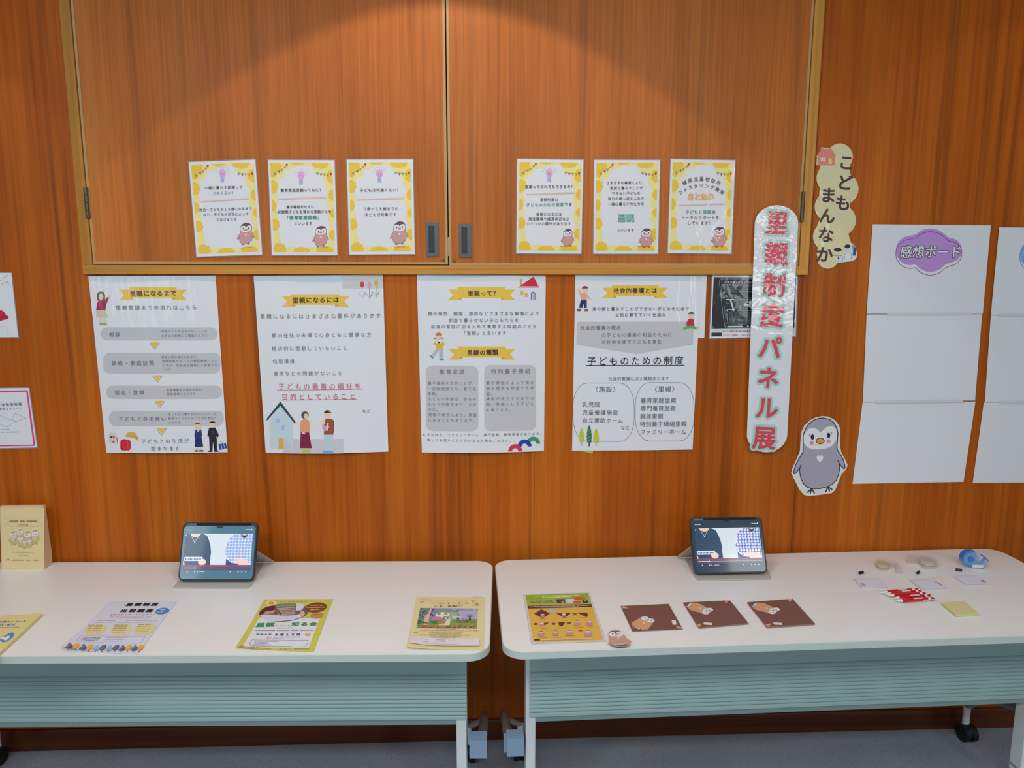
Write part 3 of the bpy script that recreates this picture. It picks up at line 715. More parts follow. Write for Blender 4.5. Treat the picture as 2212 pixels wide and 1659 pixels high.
for t, b, y in (('養子縁組を目的とせず、',552,985),('一定期間預かり、育てる',552,1031),('里親。',238,1074),('子どもの年齢は、赤ちゃ',554,1118),('んから中高生まで、さま',554,1163),('ざま。',240,1206),('実親の状況により、家庭',556,1251),('に戻ることもあります。',556,1296)): s.text(t, 132 if y < 1200 else 136, y, b, y-1, T3, k=.85)
for t, b, y in (('養子縁組によって実の',1046,979),('親子関係を希望する家',1046,1024),('庭。',714,1075),('縁組が成立するまでの',1046,1113),('間、里親として子ども',1046,1160),('を育てます。',866,1206)): s.text(t, 628, y+1, b, y-1, T3, k=.76)
s.text('※そのほか、ファミリーホーム、専門里親、親族里親があります。', 90,1420,1122,1411, T3, k=.8); s.text('詳しくお知りになりたい方はお尋ねください。', 126,1463,860,1464, T3, k=.8)
for cx, cy, c in ((1034,1486,(60,156,112)), (960,1508,(30,60,170)), (880,1546,(222,50,70))):
    P = [(cx+60*math.cos(R(a)), cy-60*math.sin(R(a))+8) for a in range(0, 181, 15)]+[(cx+26*math.cos(R(a)), cy-26*math.sin(R(a))+8) for a in range(180, -1, -15)]
    s.poly(P, c); s.part('printed_rainbow')
s.done()

v4 = (1220, 580, 310/1224)
s = wall_sheet('blank_sheet', 'plain white sheet showing behind the right edge of the rightmost large poster', 'paper', [(700,56),(1212,58),(1190,592),(690,592)], 0.20, 0.21, v4, y=-0.0018, mat=P_LAM, thick=0.0003); s.done()
st = wall_sheet('sticky_note', 'small green note peeking out under the foot of the rightmost large poster', 'note', [(140,1480),(256,1500),(236,1580),(96,1546)], 0.045, 0.03, v4, y=-0.0020, mat=P_PAPER, paper=(170, 214, 120), thick=0.0004); st.done()
s = poster('large poster with a waving boy, long black underlined headline and three trees', [(90,54),(1162,60),(1090,1544),(62,1554)], v4, 0.004)
s.poly([(90,54),(1162,60),(1160,104),(88,98)], (214, 228, 240)); s.part('header_strip')
ribbon(s, 318,144,880,234, 402,800, 20); s.text('社会的養護とは', 412,190,788,188, (44,40,40), off=.02, res=2)
s.ell(172,184,25,28,SKIN); s.ell(172,172,27,22,(150,56,50), a0=180, a1=360); s.poly([(110,180),(128,176),(136,206),(184,210),(218,256),(212,266),(190,240),(190,272),(138,272),(134,232)], (240, 176, 150)); s.ell(120,184,12,12,SKIN); s.ell(222,268,9,9,SKIN)
s.poly([(136,272),(188,272),(188,336),(164,336),(160,300),(150,336),(122,332)], (34, 44, 96)); s.rrect(104,344,140,364,8,(150,70,56)); s.rrect(166,346,202,364,8,(150,70,56)); s.part('printed_boy')
s.text('実の親と暮らすことができない子どもを社会で', 232,345,1064,343, (80,78,84), k=.86, off=.01); s.text('公的に育てていく仕組み', 428,398,864,396, (80,78,84), k=.86, off=.01)
s.poly([(102,456),(1096,454),(1094,648),(610,730),(98,652)], (206, 206, 208)); s.part('grey_arrow_box')
s.ell(1079,402,25,28,SKIN); s.ell(1079,390,26,18,(90,64,60), a0=180, a1=360); s.poly([(1056,430),(1096,430),(1106,490),(1040,490),(1036,468)], (206, 36, 50)); s.poly([(1040,490),(1098,490),(1134,504),(1128,524),(1068,514),(1000,528),(998,508)], (96, 180, 120)); s.ell(1002,512,9,17,(236,200,160)); s.ell(1128,512,10,17,(236,200,160),20); s.part('printed_child')
T4 = (100, 100, 104)
s.text('社会的養護の理念', 132,508,480,506, T4, k=.92); s.text('①子どもの最善の利益のために', 310,569,918,566, T4, k=.88); s.text('②社会全体で子どもを育む', 310,628,830,625, T4, k=.88)
s.text('子どものための制度', 182,792,1020,784, (34,34,40), k=.86, off=.01, res=2); s.line([(180,829),(1018,828)],6,(30,30,36)); s.part('underline')
s.text('社会的養護には2種類あります', 370,942,892,939, (116,116,120), k=.96)
s.rrect(70,978,592,1474,120,None,3.5,(120,116,120),ry=200); s.part('rounded_outline'); s.rrect(600,974,1102,1470,120,None,3.5,(120,116,120),ry=200); s.part('rounded_outline')
s.text('〈施設〉', 228,1032,466,1030, (80,80,84)); s.text('〈里親〉', 734,1030,968,1028, (80,80,84))
for t, a, b, y in (('乳児院',146,302,1160),('児童養護施設',146,456,1229),('自立援助ホーム',146,500,1296)): s.text(t, a, y, b, y, (84,84,88))
s.text('など', 474,1357,556,1356, T4)
for t, a, b, y in (('養育家庭里親',644,950,1126),('専門養育里親',644,946,1193),('親族里親',640,840,1262),('特別養子縁組里親',638,1040,1327),('ファミリーホーム',638,1036,1394)): s.text(t, a, y, b, y-1, (84,84,88), k=.98)
for x, y0, y1, w_, c, g in ((144,1354,1480,23,(206,208,66),(190,190,196)), (208,1332,1484,22,(44,120,84),(60,60,70)), (267,1358,1486,26,(206,208,66),(190,190,196))):
    s.rect(x-5,y1-10,x+5,y1+32,g); s.poly([(x,y0),(x+w_*.7,y0+40),(x+w_,y0+95),(x+w_*.8,y1),(x-w_*.8,y1),(x-w_,y0+95),(x-w_*.7,y0+40)], c)
    s.part('printed_tree')
for y in (1380,1410,1440,1465): s.line([(192,y+12),(222,y-12)],3,(190,214,170))
s.done()

# ------------------------------------------------------------------ black instruction sheet, banner, cloud, penguin
v5 = (1530, 590, 110/1217)
s = wall_sheet('instruction_sheet', 'laminated black instruction sheet for a stacking table, half behind the tall banner', 'sign', [(102,50),(2130,62),(2085,1510),(32,1556)], 0.297, 0.212, v5, y=-0.0026, mat=P_LAM, film=0.003)
s.poly([(130,94),(2095,106),(2060,1300),(78,1332)], (24, 28, 38))
LG = (170, 180, 180)
s.poly([(78,1420),(330,1416),(330,1510),(74,1512)], (40, 42, 52)); s.poly([(80,1332),(2060,1300),(2056,1404),(76,1420)], (214, 220, 226))
s.line([(1900,1290),(420,1306),(370,1060),(268,200),(300,136),(2000,128)], 8, LG)
s.text('スタッキングテーブル取扱説明', 380,212,1310,222, (225,228,228), k=.92, off=.03); s.bars(330,268,620,268,18,LG)
s.rrect(318,292,1900,580,14,None,6,LG)
for y in (322,348,380,405,436,462): s.bars(350 if y in (322,380,436) else 385, y, 1060 if y in (322,380,436) else 640, y, 15, (140,150,150))
s.bars(495,510,930,506,20,LG); s.bars(495,546,935,544,20,LG); s.poly([(432,490),(486,564),(392,560)], LG); s.poly([(434,508),(470,554),(406,552)], (24,28,38)); s.rect(430,520,438,544,LG)
s.poly([(424,612),(632,612),(626,634),(424,634)], (215,222,222)); s.poly([(520,634),(566,634),(632,862),(596,862)], (215,222,222)); s.rect(452,852,642,872,(215,222,222)); s.rect(454,870,474,896,(215,222,222)); s.rect(612,870,634,896,(215,222,222)); s.line([(430,640),(434,712),(510,712)],6,LG); s.line([(390,780),(400,890),(450,890)],6,LG)
s.rrect(700,620,1900,880,14,None,6,LG); s.rect(760,640,800,870,(110,118,118)); s.rect(860,735,1060,760,(215,222,222)); s.line([(890,720),(950,660)],16,(215,222,222)); s.ell(1040,690,60,38,(215,222,222)); s.poly([(840,770),(1060,766),(1060,870),(1010,800)], (200,206,206))
s.line([(400,920),(1900,910)],5,LG); s.line([(400,920),(440,1230),(1900,1224)],5,LG)
for i in range(11): s.bars(500+i*3, 945+i*26, 1030+(i % 3)*200, 942+i*26, 15, (134,144,144))
for i in range(8): s.rect(436+i*4, 960+i*32, 462+i*4, 980+i*32, LG)
s.poly([(446,1268),(520,1246),(520,1254),(834,1250),(832,1284),(520,1288),(520,1296)], (225,230,230)); s.rrect(940,1246,984,1282,10,(225,230,230)); s.rect(1020,1246,1600,1280,(225,230,230))
s.text('テーブル裏面の取り扱い説明書を', 350,1386,1026,1386, (196,60,90), k=.95, off=.015); s.text('ストッパーを解除し、上記のように', 350,1476,1060,1476, (196,60,90), k=.95, off=.015)
s.rect(2010,300,2050,1250,(20,24,40))
s.done()

vb = (1520, 430, 230/669)
def capsule(TL, TR, BR, BL, r, rr=None):
    P = []
    def f(u, v): return tuple(TL[i]*(1-u)*(1-v)+TR[i]*u*(1-v)+BR[i]*u*v+BL[i]*(1-u)*v for i in (0, 1))
    for i in range(17): a = R(180-i*180/16); P.append(f(.5+.5*math.cos(a), .078-.078*math.sin(a)))
    for i in range(17): a = R(0-i*180/16); P.append(f(.5+.5*math.cos(a), .93-.07*math.sin(a)))
    return P
bq = [(326,36),(600,42),(520,1592),(268,1590)]
s = Sheet('title_banner', 'tall white pill-shaped banner with large red characters edged in mint green', 'banner', bq, 0.135, 0.78, ('y', -0.0205), vb, mat=P_BAN,
          outline=capsule(*bq, 0), thick=0.0006)
for ch, x, y, e in (('里',460,152,150),('親',457,352,152),('制',443,550,150),('度',428,740,152),('パ',415,945,150),('ネ',405,1132,140),('ル',397,1318,145),('展',380,1502,150)):
    s.at(ch, x, y, e, (176, 222, 206), 2.2, off=.125, res=4, z=.0006); s.at(ch, x, y, e, (226, 74, 96), 2.2, off=.033, res=4, z=.0009); s.tpart()
s.done()

vc = (1690, 290, 200/1070)
def circ(cx, cy, r, a0, a1, n=9): return [(cx+r*math.cos(R(a0+(a1-a0)*i/n)), cy+r*math.sin(R(a0+(a1-a0)*i/n))) for i in range(n+1)]
cloud_o = ([(470,150),(560,165)]+circ(665,255,150,-140,38,10)+circ(690,620,190,-62,62,10)+circ(665,985,185,-52,58,10)+[(790,1240),(835,1280),(868,1390),(850,1440),(810,1465),(640,1485)]
           +circ(525,1430,125,30,150,8)+[(398,1380),(402,1330)]+circ(525,1175,172,128,222,9)+circ(545,830,172,130,225,9)+circ(560,500,166,140,218,8)+[(440,358),(388,355),(400,262),(392,250),(440,190),(445,150)])
s = Sheet('cloud_sign', 'pale yellow cloud-shaped sign reading こどもまんなか with a small salmon house', 'sign', [(360,100),(880,100),(880,1555),(360,1555)], 0.151, 0.42, ('y', -0.0030), vc, mat=P_LAM,
          outline=cloud_o, thick=0.0006, paper=(232, 222, 172))
s.poly([(600,1420),(640,1484),(810,1464),(850,1440),(868,1390),(835,1280),(790,1250),(720,1320),(690,1400)], (226, 232, 234))
s.poly([(388,355),(402,345),(410,252),(396,250),(440,190),(445,148),(472,145),(474,165),(568,168),(620,245),(606,256),(606,345),(608,356)], (238, 142, 116))
s.rect(446,266,496,308,(240,226,224)); s.line([(471,266),(471,308)],4,(238,142,116)); s.rect(534,290,572,338,(244,216,150)); s.ell(553,292,19,20,(244,216,150)); s.part('printed_house')
BRN = (74, 36, 42)
for ch, x, y, e in (('こ',738,320,185),('ど',722,548,190),('も',698,782,190),('ま',530,694,190),('ん',516,930,190),('な',502,1152,190),('か',484,1384,200)):
    s.at(ch, x, y, e, BRN, 4, off=.028, res=4); s.tpart()
s.ell(642,1345,44,34,(232,222,205)); s.ell(640,1330,46,24,(26,34,44),wob=.12,k=9); s.line([(585,1398),(690,1398)],4,(60,60,66)); s.ell(750,1320,40,38,(232,222,205)); s.ell(752,1290,34,24,(26,34,54),-8)
s.ell(755,1400,44,50,(236,238,240)); s.line([(715,1440),(720,1380),(745,1358)],4,(80,80,90)); s.line([(790,1440),(800,1390),(775,1358)],4,(80,80,90)); s.poly([(810,1270),(846,1310),(846,1400),(812,1396)], (44,60,110)); s.ell(648,1432,10,14,(30,40,70)); s.line([(620,1410),(700,1414),(696,1462),(630,1466)],3,(110,120,130))
s.line([(820,1290),(812,1380)],7,(160,200,220)); s.line([(656,1352),(666,1356)],3,(190,90,90)); s.line([(752,1336),(764,1338)],3,(190,90,90))
s.done()

vp = (1690, 880, 160/1264)
po = [(690,148),(780,158),(880,205),(960,290),(990,380),(985,560),(985,680),(1010,770),(1070,880),(1112,975),(1095,1040),(1010,1140),(960,1260),(900,1410),(840,1465),(640,1495),(440,1512),(360,1490),(290,1400),(220,1260),(150,1115),(170,1040),(230,900),(300,740),(310,560),(322,420),(380,300),(480,215),(580,165)]
s = Sheet('penguin_cutout', 'grey penguin-shaped paper cut-out with a white heart on the wall below the cloud sign', 'decoration', [(140,140),(1120,140),(1120,1515),(140,1515)], 0.19, 0.267, ('y', -0.0030), vp, mat=P_LAM, outline=po, thick=0.0008, paper=(232, 234, 228))
penguin(s, 640, 780, 1225, (176, 170, 186), (176, 170, 186), lw=15, oc=(36, 34, 70)); s.done()

# ------------------------------------------------------------------ comment boards (three sheets taped one under another)
vd = (1830, 460, 382/1056)
def board(label, quads, cloudcol, line_, cx, cy, curl3, tapes):
    p = U(vd[0]+quads[0][0][0]*vd[2], vd[1]+quads[0][0][1]*vd[2], 1, WY)
    root = empty('comment_board', p); tag(root, label, 'board', 'comment boards of three taped sheets')
    for i, q in enumerate(quads):
        s = Sheet('sheet', None, None, q, 0.42, 0.297, ('y', WY-0.0008*(2-i)), vd, mat=P_LAM, parent=root, thick=0.0004, curl=curl3[i])
        if i == 0:
            def cl(dx, dy, g):
                return (circ(cx-122+dx, cy+2+dy, 88*g, 70, 268, 9)+circ(cx-2+dx, cy-10+dy, 120*g, 225, 318, 8)+circ(cx+112+dx, cy+dy, 74*g, 268, 450, 9)+circ(cx-2+dx, cy+22+dy, 108*g, 38, 142, 8))
            s.poly(cl(0, -8, 1.0), cloudcol); P = cl(0, 12, 1.0); s.line(P+[P[0]], 3.5, line_); s.part('printed_cloud')
            for j, ch in enumerate('感想ボード'):
                s.at(ch, cx-148+j*74, cy+2, 72, (92, 70, 100), off=.065, res=2, z=.0009); s.at(ch, cx-148+j*74, cy+2, 72, (240, 240, 244), off=.02, res=2, z=.0011); s.tpart()
            s.done()
    for x0, x1, y0, y1 in tapes:
        Sheet('tape_strip', None, None, [(x0, y0-9), (x1, y1-9), (x1, y1+7), (x0, y0+7)], (x1-x0)*0.0006, 0.01, ('y', WY-0.0026), vd, mat=P_LAM, parent=root, thick=0.0002, paper=(222, 222, 220))
    return root
qs = [[(152,68),(858,74),(810,602),(116,602)], [(116,606),(806,604),(764,1120),(94,1128)], [(92,1132),(766,1126),(695,1606),(32,1618)]]
board('comment board of three white sheets with a purple cloud title', qs, (198, 152, 222), (160, 50, 140), 500, 230,
      [None, None, None], [(238, 750, 604, 603), (168, 692, 1130, 1124)])
qs2 = [[(908,86),(1610,92),(1570,612),(858,608)], [(858,612),(1570,612),(1520,1128),(822,1128)], [(816,1132),(1520,1128),(1450,1608),(750,1612)]]
board('comment board with a blue cloud title, cut off by the right edge of the photo', qs2, (150, 186, 236), (90, 130, 200), 1240, 250, [None]*3, [(902, 1500, 611, 611), (906, 1450, 1131, 1131)])

# ------------------------------------------------------------------ two small sheets at the far left
vl = (0, 560, 200/754)
s = wall_sheet('laminated_sheet', 'white laminated sheet with a red cap, cut off at the upper left edge', 'paper', [(-650,110),(92,112),(148,634),(-640,640)], 0.297, 0.21, vl, mat=P_LAM, film=0.003)
s.ell(0,450,46,46,(214, 28, 62)); s.poly([(0,452),(44,440),(74,462),(60,482),(0,490)], (202, 24, 56))
for i, (x, y) in enumerate(((8,168),(28,148),(45,140),(60,132),(20,196),(46,186),(62,178),(68,196))): s.line([(x-5,y),(x+5,y)],3,(190,150,170)); s.line([(x,y-5),(x,y+5)],3,(190,150,170))
s.line([(0,540),(30,535),(60,560),(66,600),(90,612)], 3, (214,214,218)); s.done()
s = wall_sheet('laminated_sheet', 'pink framed laminated sheet, cut off at the left edge below the red cap sheet', 'paper', [(-500,1056),(234,1048),(302,1532),(-460,1548)], 0.297, 0.20, vl, mat=P_LAM, film=0.003)
PK = (226, 70, 150)
for a in ([(-480,1082),(214,1066),(218,1078),(-480,1094)], [(212,1066),(226,1066),(288,1518),(274,1520)], [(-440,1520),(280,1508),(284,1519),(-440,1532)]): s.poly(a, PK)
s.text('養育体験発表集', -60,1182,184,1174, (110,110,114), k=.8, off=.01); s.text('閲覧QRコード', -6,1214,180,1210, (110,110,114), k=.8)
for P in ([(-60,1300),(0,1264),(70,1300),(130,1312),(60,1360),(-60,1320)], [(96,1296),(124,1250),(208,1286),(130,1318)]): s.line(P+[P[0]], 6, (206,208,212))
s.bars(8,1382,80,1380,8,(170,172,178)); s.bars(12,1404,162,1402,8,(150,152,158)); s.done()

# ================================================================== TABLES
def rounded_rect(x0, y0, x1, y1, r, n=8):
    P = []
    for (cx, cy, a) in ((x1-r, y1-r, 0), (x0+r, y1-r, 90), (x0+r, y0+r, 180), (x1-r, y0+r, 270)):
        for i in range(n+1): t = R(a+90*i/n); P.append((cx+r*math.cos(t), cy+r*math.sin(t)))
    return P
def make_table(label, loc, rz, s_in, leg_w):
    """origin: rear corner at the inner end (beside the other table); x runs along the table by s_in (+1 right, -1 left), front is -y"""
    t = empty('folding_table', (loc[0], loc[1], 0), rz); tag(t, label, 'table', 'white folding tables under the posters')
    L, D, TH = 1.80, 0.60, 0.021
    X = lambda a: s_in*a
    xs = sorted((X(0), X(L)))
    MB().prism(rounded_rect(xs[0], -D, xs[1], 0, 0.055), HT-0.0005, HT-TH+0.001, lambda p, q, n: (p, q, n)).build('tabletop', M['top'], t)
    P = rounded_rect(xs[0]-0.0015, -D-0.0015, xs[1]+0.0015, 0.0015, 0.0565)
    Q = rounded_rect(xs[0]+0.0005, -D+0.0005, xs[1]-0.0005, -0.0005, 0.0545)
    m = MB(); k = len(P)
    rings = [[m.bm.verts.new((p[0], p[1], z)) for p in A] for A, z in ((Q, HT+0.0001), (P, HT-0.0016), (P, HT-TH), (Q, HT-TH-0.001))]
    for a, b in zip(rings[:-1], rings[1:]):
        for i in range(k): m.bm.faces.new((a[i], a[(i+1) % k], b[(i+1) % k], b[i]))
    m.build('edge_band', M['edge'], t)
    # apron beams under the top
    for y in (-0.13, -0.31):
        MB().box((min(X(.07), X(L-.07)), y-.012, HT-TH-.035), (max(X(.07), X(L-.07)), y+.012, HT-TH-.001)).build('apron_beam', M['leg'], t)
    # modesty panel, eleven ridges
    yp = -0.345
    zt, zb = HT-TH-0.002, None
    zz = lambda py: U(900, py, 1, -0.40).z
    prof = [(0.0, zt), (0.0, zz(1459))]
    n = 11; za, zb = zz(1459), zz(1554.5)
    for i in range(n):
        a = za+(zb-za)*i/n; b = za+(zb-za)*(i+1)/n; h = a-b
        prof += [(0.0045, a-0.0006), (-0.0015, a-h*0.30), (-0.0045, a-h*0.62), (-0.0052, b+0.0008)]
    prof += [(-0.0060, zb-0.0005), (0.002, zb-0.0035), (0.016, zz(1575))]
    back = [(p+0.0015, z) for p, z in reversed(prof)]
    e0, e1 = 0.073 if s_in < 0 else 0.092, L-0.085
    x0, x1 = sorted((X(e0), X(e1)))
    m = MB(); A = prof+back
    r0_ = [m.bm.verts.new((x0, yp+p, z)) for p, z in A]; r1_ = [m.bm.verts.new((x1, yp+p, z)) for p, z in A]; k = len(A)
    for i in range(k): m.bm.faces.new((r0_[i], r0_[(i+1) % k], r1_[(i+1) % k], r1_[i]))
    np_ = len(prof)
    for r_ in (r0_, r1_):
        for i in range(np_-1): m.bm.faces.new((r_[i], r_[i+1], r_[k-2-i], r_[k-1-i]))
    m.build('modesty_panel', M['panel'], t)
    for e, sg in ((0.0, 1), (L, -1)):
        xx = lambda a: X(e+sg*a)
        lx0, lx1 = sorted((xx(0.075 if s_in < 0 else 0.080), xx(0.106 if s_in < 0 else 0.110)))
        MB().box((lx0, -0.341, 0.075), (lx1, -0.290, HT-TH-0.001), bevel=0.003).build('leg', M['leg'], t)
        # foot with front caster
        MB().box((lx0, -0.56, 0.062), (lx1, -0.290, 0.092), bevel=0.004).build('foot', M['leg'], t)
        # joint cover beside the leg and the rear stay
        jx0, jx1 = sorted((xx(0.014), xx(0.074)))
        cb = MB(); cpts = [(-0.352, 0.222), (-0.352, 0.281), (-0.312, 0.284), (-0.300, 0.272), (-0.300, 0.222)]
        cb.prism(cpts, jx0+0.008, jx1, lambda p, q, n: (n, p, q)); cb.prism([(-0.343, 0.230), (-0.343, 0.274), (-0.318, 0.277), (-0.308, 0.266), (-0.308, 0.230)], jx0, jx0+0.008, lambda p, q, n: (n, p, q)) if sg*s_in > 0 else None
        cb.build('joint_cover', M['bracket'], t)
        sx_ = xx(0.029)
        MB().tube([(sx_, -0.305, 0.256), (sx_, -0.15, 0.200), (sx_, -0.035, 0.152), (sx_, -0.020, 0.143)], [.0155, .0155, .0155, .010], 16).build('rear_stay', M['tube'], t, True)
        MB().box((jx0+0.02, -0.335, 0.214), (jx0+0.045, -0.30, 0.221)).build('lock_lever', M['white'], t)
        for y, xc, top in ((-0.055, xx(0.085), 0.125), (-0.50, (lx0+lx1)/2, 0.07)):
            if y > -0.1: MB().tube([(sx_, y, 0.150), (xc, y, 0.122)], 0.010, 10).build('caster_arm', M['tube'], t, True)
            c = MB().tube([(xc, y, 0.050), (xc, y, top)], 0.012, 14).build('caster', M['leg'], t, True)
            for dx in (-0.014, 0.014):
                MB().tube([(xc+dx-.009, y-.012, 0.030), (xc+dx+.009, y-.012, 0.030)], 0.030, 22).build('wheel', M['rubber'], c)
            MB().tube([(xc-.006, y-.012, 0.036), (xc+.006, y-.012, 0.036)], 0.026, 18).build('wheel_hood', M['rubber'], c)
    return t
make_table('white folding table on the left with tree and picnic flyers and a tablet, casters below', (0.024, -0.0565), -0.028, -1, 0)
make_table('white folding table on the right with tape dispensers, red pens and brown squares', (0.0315, -0.052), 0.0245, 1, 0)

# ================================================================== SHEETS ON THE TABLES
def tsheet(name, label, cat, cp, W, H, view, th=0.0005, zoff=0.0006, **k):
    return Sheet(name, label, cat, cp, W, H, ('z', HT+zoff+th), view, thick=th, **k)
def dog(corner, h=0.008, p=3.0):
    cu, cv = corner
    def f(a, v):
        a = min(1, max(0, a)); v = min(1, max(0, v))
        d = max(0.0, 1-math.hypot((a-cu)*0.9, (v-cv)*1.1)/0.55); return h*d**2
    return f
# yellow stack at the far left
w0 = (0, 1270, 420/2212)
TR = U(92, 1324.5, 2, HT+0.009); BR = U(1, 1408, 2, HT+0.009); dv = (BR-TR).normalized(); du = Vector((dv.y, -dv.x, 0))
if du.x > 0: du = -du
TR2, BR2 = TR, TR+dv*0.297; TL2, BL2 = TR2+du*0.21, BR2+du*0.21
def P2(v):
    d = v-CAM; z = d.dot(fw); return (CX+F*d.dot(rt)/z, CY-F*d.dot(up)/z)
def inv(view, p): return ((p[0]-view[0])/view[2], (p[1]-view[1])/view[2])
s = Sheet('leaflet_stack', 'thick stack of pale yellow leaflets with blue print at the left edge', 'leaflet', [inv(w0, P2(c)) for c in (TL2, TR2, BR2, BL2)], 0.21, 0.297,
          ('z', HT+0.009), w0, thick=0.0084, mat=P_PAPER, paper=(236, 222, 150), c3=[TL2, TR2, BR2, BL2], smat=M['sticky'])
BLU = (84, 130, 214)
s.text('を必要としている', -60,390,300,382, BLU, off=.035); s.text('がいます', -40,424,184,418, BLU, off=.035); s.bars(-30,452,220,448,16,(150,160,190))
s.text('す', -14,540,12,540, (80,80,90)); s.poly([(0,590),(20,565),(100,515),(150,505),(164,520),(150,560),(110,590),(70,615),(25,618),(0,600)], (96, 140, 216)); s.heart(66, 572, 105, 50, (240, 240, 236), -14)
s.done()
# white flyer with trees
s = tsheet('flyer', 'white flyer with a row of autumn trees along its foot and a blue button', 'flyer', [(1240,150),(2012,150),(1560,755),(694,704)], 0.21, 0.297, w0, curl=dog((0, 1), 0.010), mat=P_PAPER, paper=(224, 225, 240))
K = (34, 28, 30)
s.text('里親制度', 1416,191,1800,188, K, k=.82, off=.045, res=2); s.text('出前講座', 1352,260,1742,258, K, k=.82, off=.045, res=2)
s.ell(1842,262,86,36,(62,142,198),-8); s.bars(1820,246,1884,246,14,(220,230,240),.3,3); s.bars(1780,272,1860,270,12,(220,230,240),.3,4)
s.text('里親制度を知っていますか？', 1244,306,1768,302, (214, 84, 96), k=.8, off=.02)
for a, b, y in ((1250,1720,330),(1282,1668,344),(1110,1306,370),(1420,1790,368)): s.bars(a,y,b,y,6,(150,150,158))
s.text('子どもたちのために', 1056,392,1300,390, (110,106,112), k=.85); s.text('まずは知ることから始めてみませんか？', 1326,392,1812,388, (110,106,112), k=.85)
for cx, cy in ((1082,472),(1362,472),(1636,468)):
    s.ell(cx,cy,128,66,(238, 222, 160),-12)
    for i in range(5): s.bars(cx-78+i*-6, cy-50+i*20, cx+80-i*8, cy-51+i*20, 8, (130,116,90))
s.line([(930,550),(1652,550),(1596,628),(858,624),(930,550)], 4, (190,190,198))
for i in range(3): s.bars(950-i*16,572+i*16,1130-i*16,572+i*16,9,(130,130,136)); s.bars(1190-i*16,566+i*20,1420-i*20,566+i*20,6,(170,170,176))
TC = [((92,96,120),'p'),((244,176,60),'r'),((92,104,144),'p'),((244,176,60),'r'),((140,190,226),'p'),((88,104,136),'r'),((140,190,226),'p'),((88,104,136),'r'),((92,104,120),'p'),((244,176,60),'r'),((92,104,132),'p'),((244,176,60),'r')]
for i, (c, kd) in enumerate(TC):
    x = 770+i*74; y = 690
    s.line([(x+26,y-14),(x-2,y+44)],9,(200,70,60))
    if kd == 'p': s.poly([(x-34,y+28),(x+28,y-42),(x+58,y+2),(x+34,y+30)], c)
    else: s.ell(x+18,y-6,44,24,c,-36)
    for j in range(3): s.ell(x+2+j*14,y+6-j*13,5,3,(226,226,232))
s.done()
# yellow green flyer
w1 = (490, 1270, 260/2212)
s = tsheet('flyer', 'lime yellow bordered flyer with an oval photo and the date 6月12日', 'flyer', [(690,210),(1952,205),(1590,1170),(168,1120)], 0.21, 0.297, w1, curl=dog((0, 1), 0.007), mat=P_PAPER, paper=(214, 208, 84))
s.poly([(582,560),(1704,560),(1494,1104),(290,1104)], (234, 234, 242))
s.text('こどもまんなか', 950,258,1470,248, (120,150,70), k=.8, off=.01)
s.ell(810,282,92,52,(238, 230, 180),wob=.12,k=14); s.ell(812,282,56,28,(246, 158, 50))
s.ell(1040,455,452,168,(126, 96, 92),-5,n=32)
s.poly([(880,330),(1000,292),(1260,282),(1262,340),(900,360)], (136,148,130)); 
for i in range(6): s.poly([(900+i*6,372+i*28),(1250-i*2,352+i*28),(1240,368+i*28),(910+i*6,392+i*28)], (196,170,160))
s.poly([(1262,284),(1420,306),(1400,360),(1340,420),(1250,420)], (226,226,238)); s.poly([(600,500),(700,488),(900,500),(1080,530),(1240,500),(1330,480),(1360,540),(1200,590),(1000,612),(820,622),(680,590),(620,545)], (216,222,236))
s.poly([(596,500),(600,440),(660,380),(760,340),(860,335),(880,370),(840,420),(700,440),(650,490)], (84,44,40)); s.poly([(660,470),(700,440),(860,410),(880,420),(840,470),(700,484)], (222,160,130)); s.poly([(1340,430),(1400,430),(1420,480),(1370,535),(1330,520)], (226,184,168)); s.poly([(900,384),(930,400),(990,500),(960,490)], (60,40,44)); s.line([(1240,430),(1340,410)],8,(40,36,40))
s.ell(1630,362,210,92,(132, 70, 38),-6); s.bars(1520,326,1770,322,16,(232,206,110)); s.bars(1450,366,1810,358,16,(232,206,110)); s.bars(1520,406,1700,402,16,(232,206,110)); s.ell(1648,512,130,60,(202, 150, 90),-6); s.bars(1560,494,1740,492,12,(130,84,50)); s.bars(1590,526,1700,524,12,(130,84,50))
GN = (70, 150, 90)
s.text('里親', 525,690,868,680, GN, k=.9, off=.06, res=2); s.text('について', 862,700,1158,698, (90,120,110), k=.8, off=.01); s.text('知る会', 1160,672,1665,668, GN, k=.86, off=.05, res=2)
s.text('－制度説明会－', 850,744,1262,740, (150,160,90), k=.8); s.bars(520,786,1590,782,18,(120,120,126))
s.text('令和6年', 520,868,812,862, (90,90,104), k=.86, off=.03); s.text('6月12日', 842,866,1350,860, (70,72,90), k=.8, off=.06, res=2); s.ell(1474,862,52,28,(238, 160, 96)); s.ell(1474,862,26,12,(244,210,180))
s.bars(708,916,806,914,16,(230,130,120)); s.bars(840,912,1340,908,14,(120,120,130)); s.bars(700,946,796,944,16,(230,130,120)); s.bars(826,944,1040,942,14,(120,120,130))
s.line([(470,972),(1470,968),(1486,1000),(1440,1080),(1390,1086),(440,1096),(408,1070),(440,990),(470,972)], 7, (110,116,140))
for i in range(5): s.bars(500-i*12,992+i*22,(940,740,760,830,1200)[i]-i*6,990+i*22,9,(140,140,160))
s.bars(230,1108,800,1130,14,(206,150,60)); s.text('さとねり', 930,1126,1160,1124, (110,120,60), k=.85); s.bars(1220,1126,1510,1124,12,(150,150,70))
s.done()
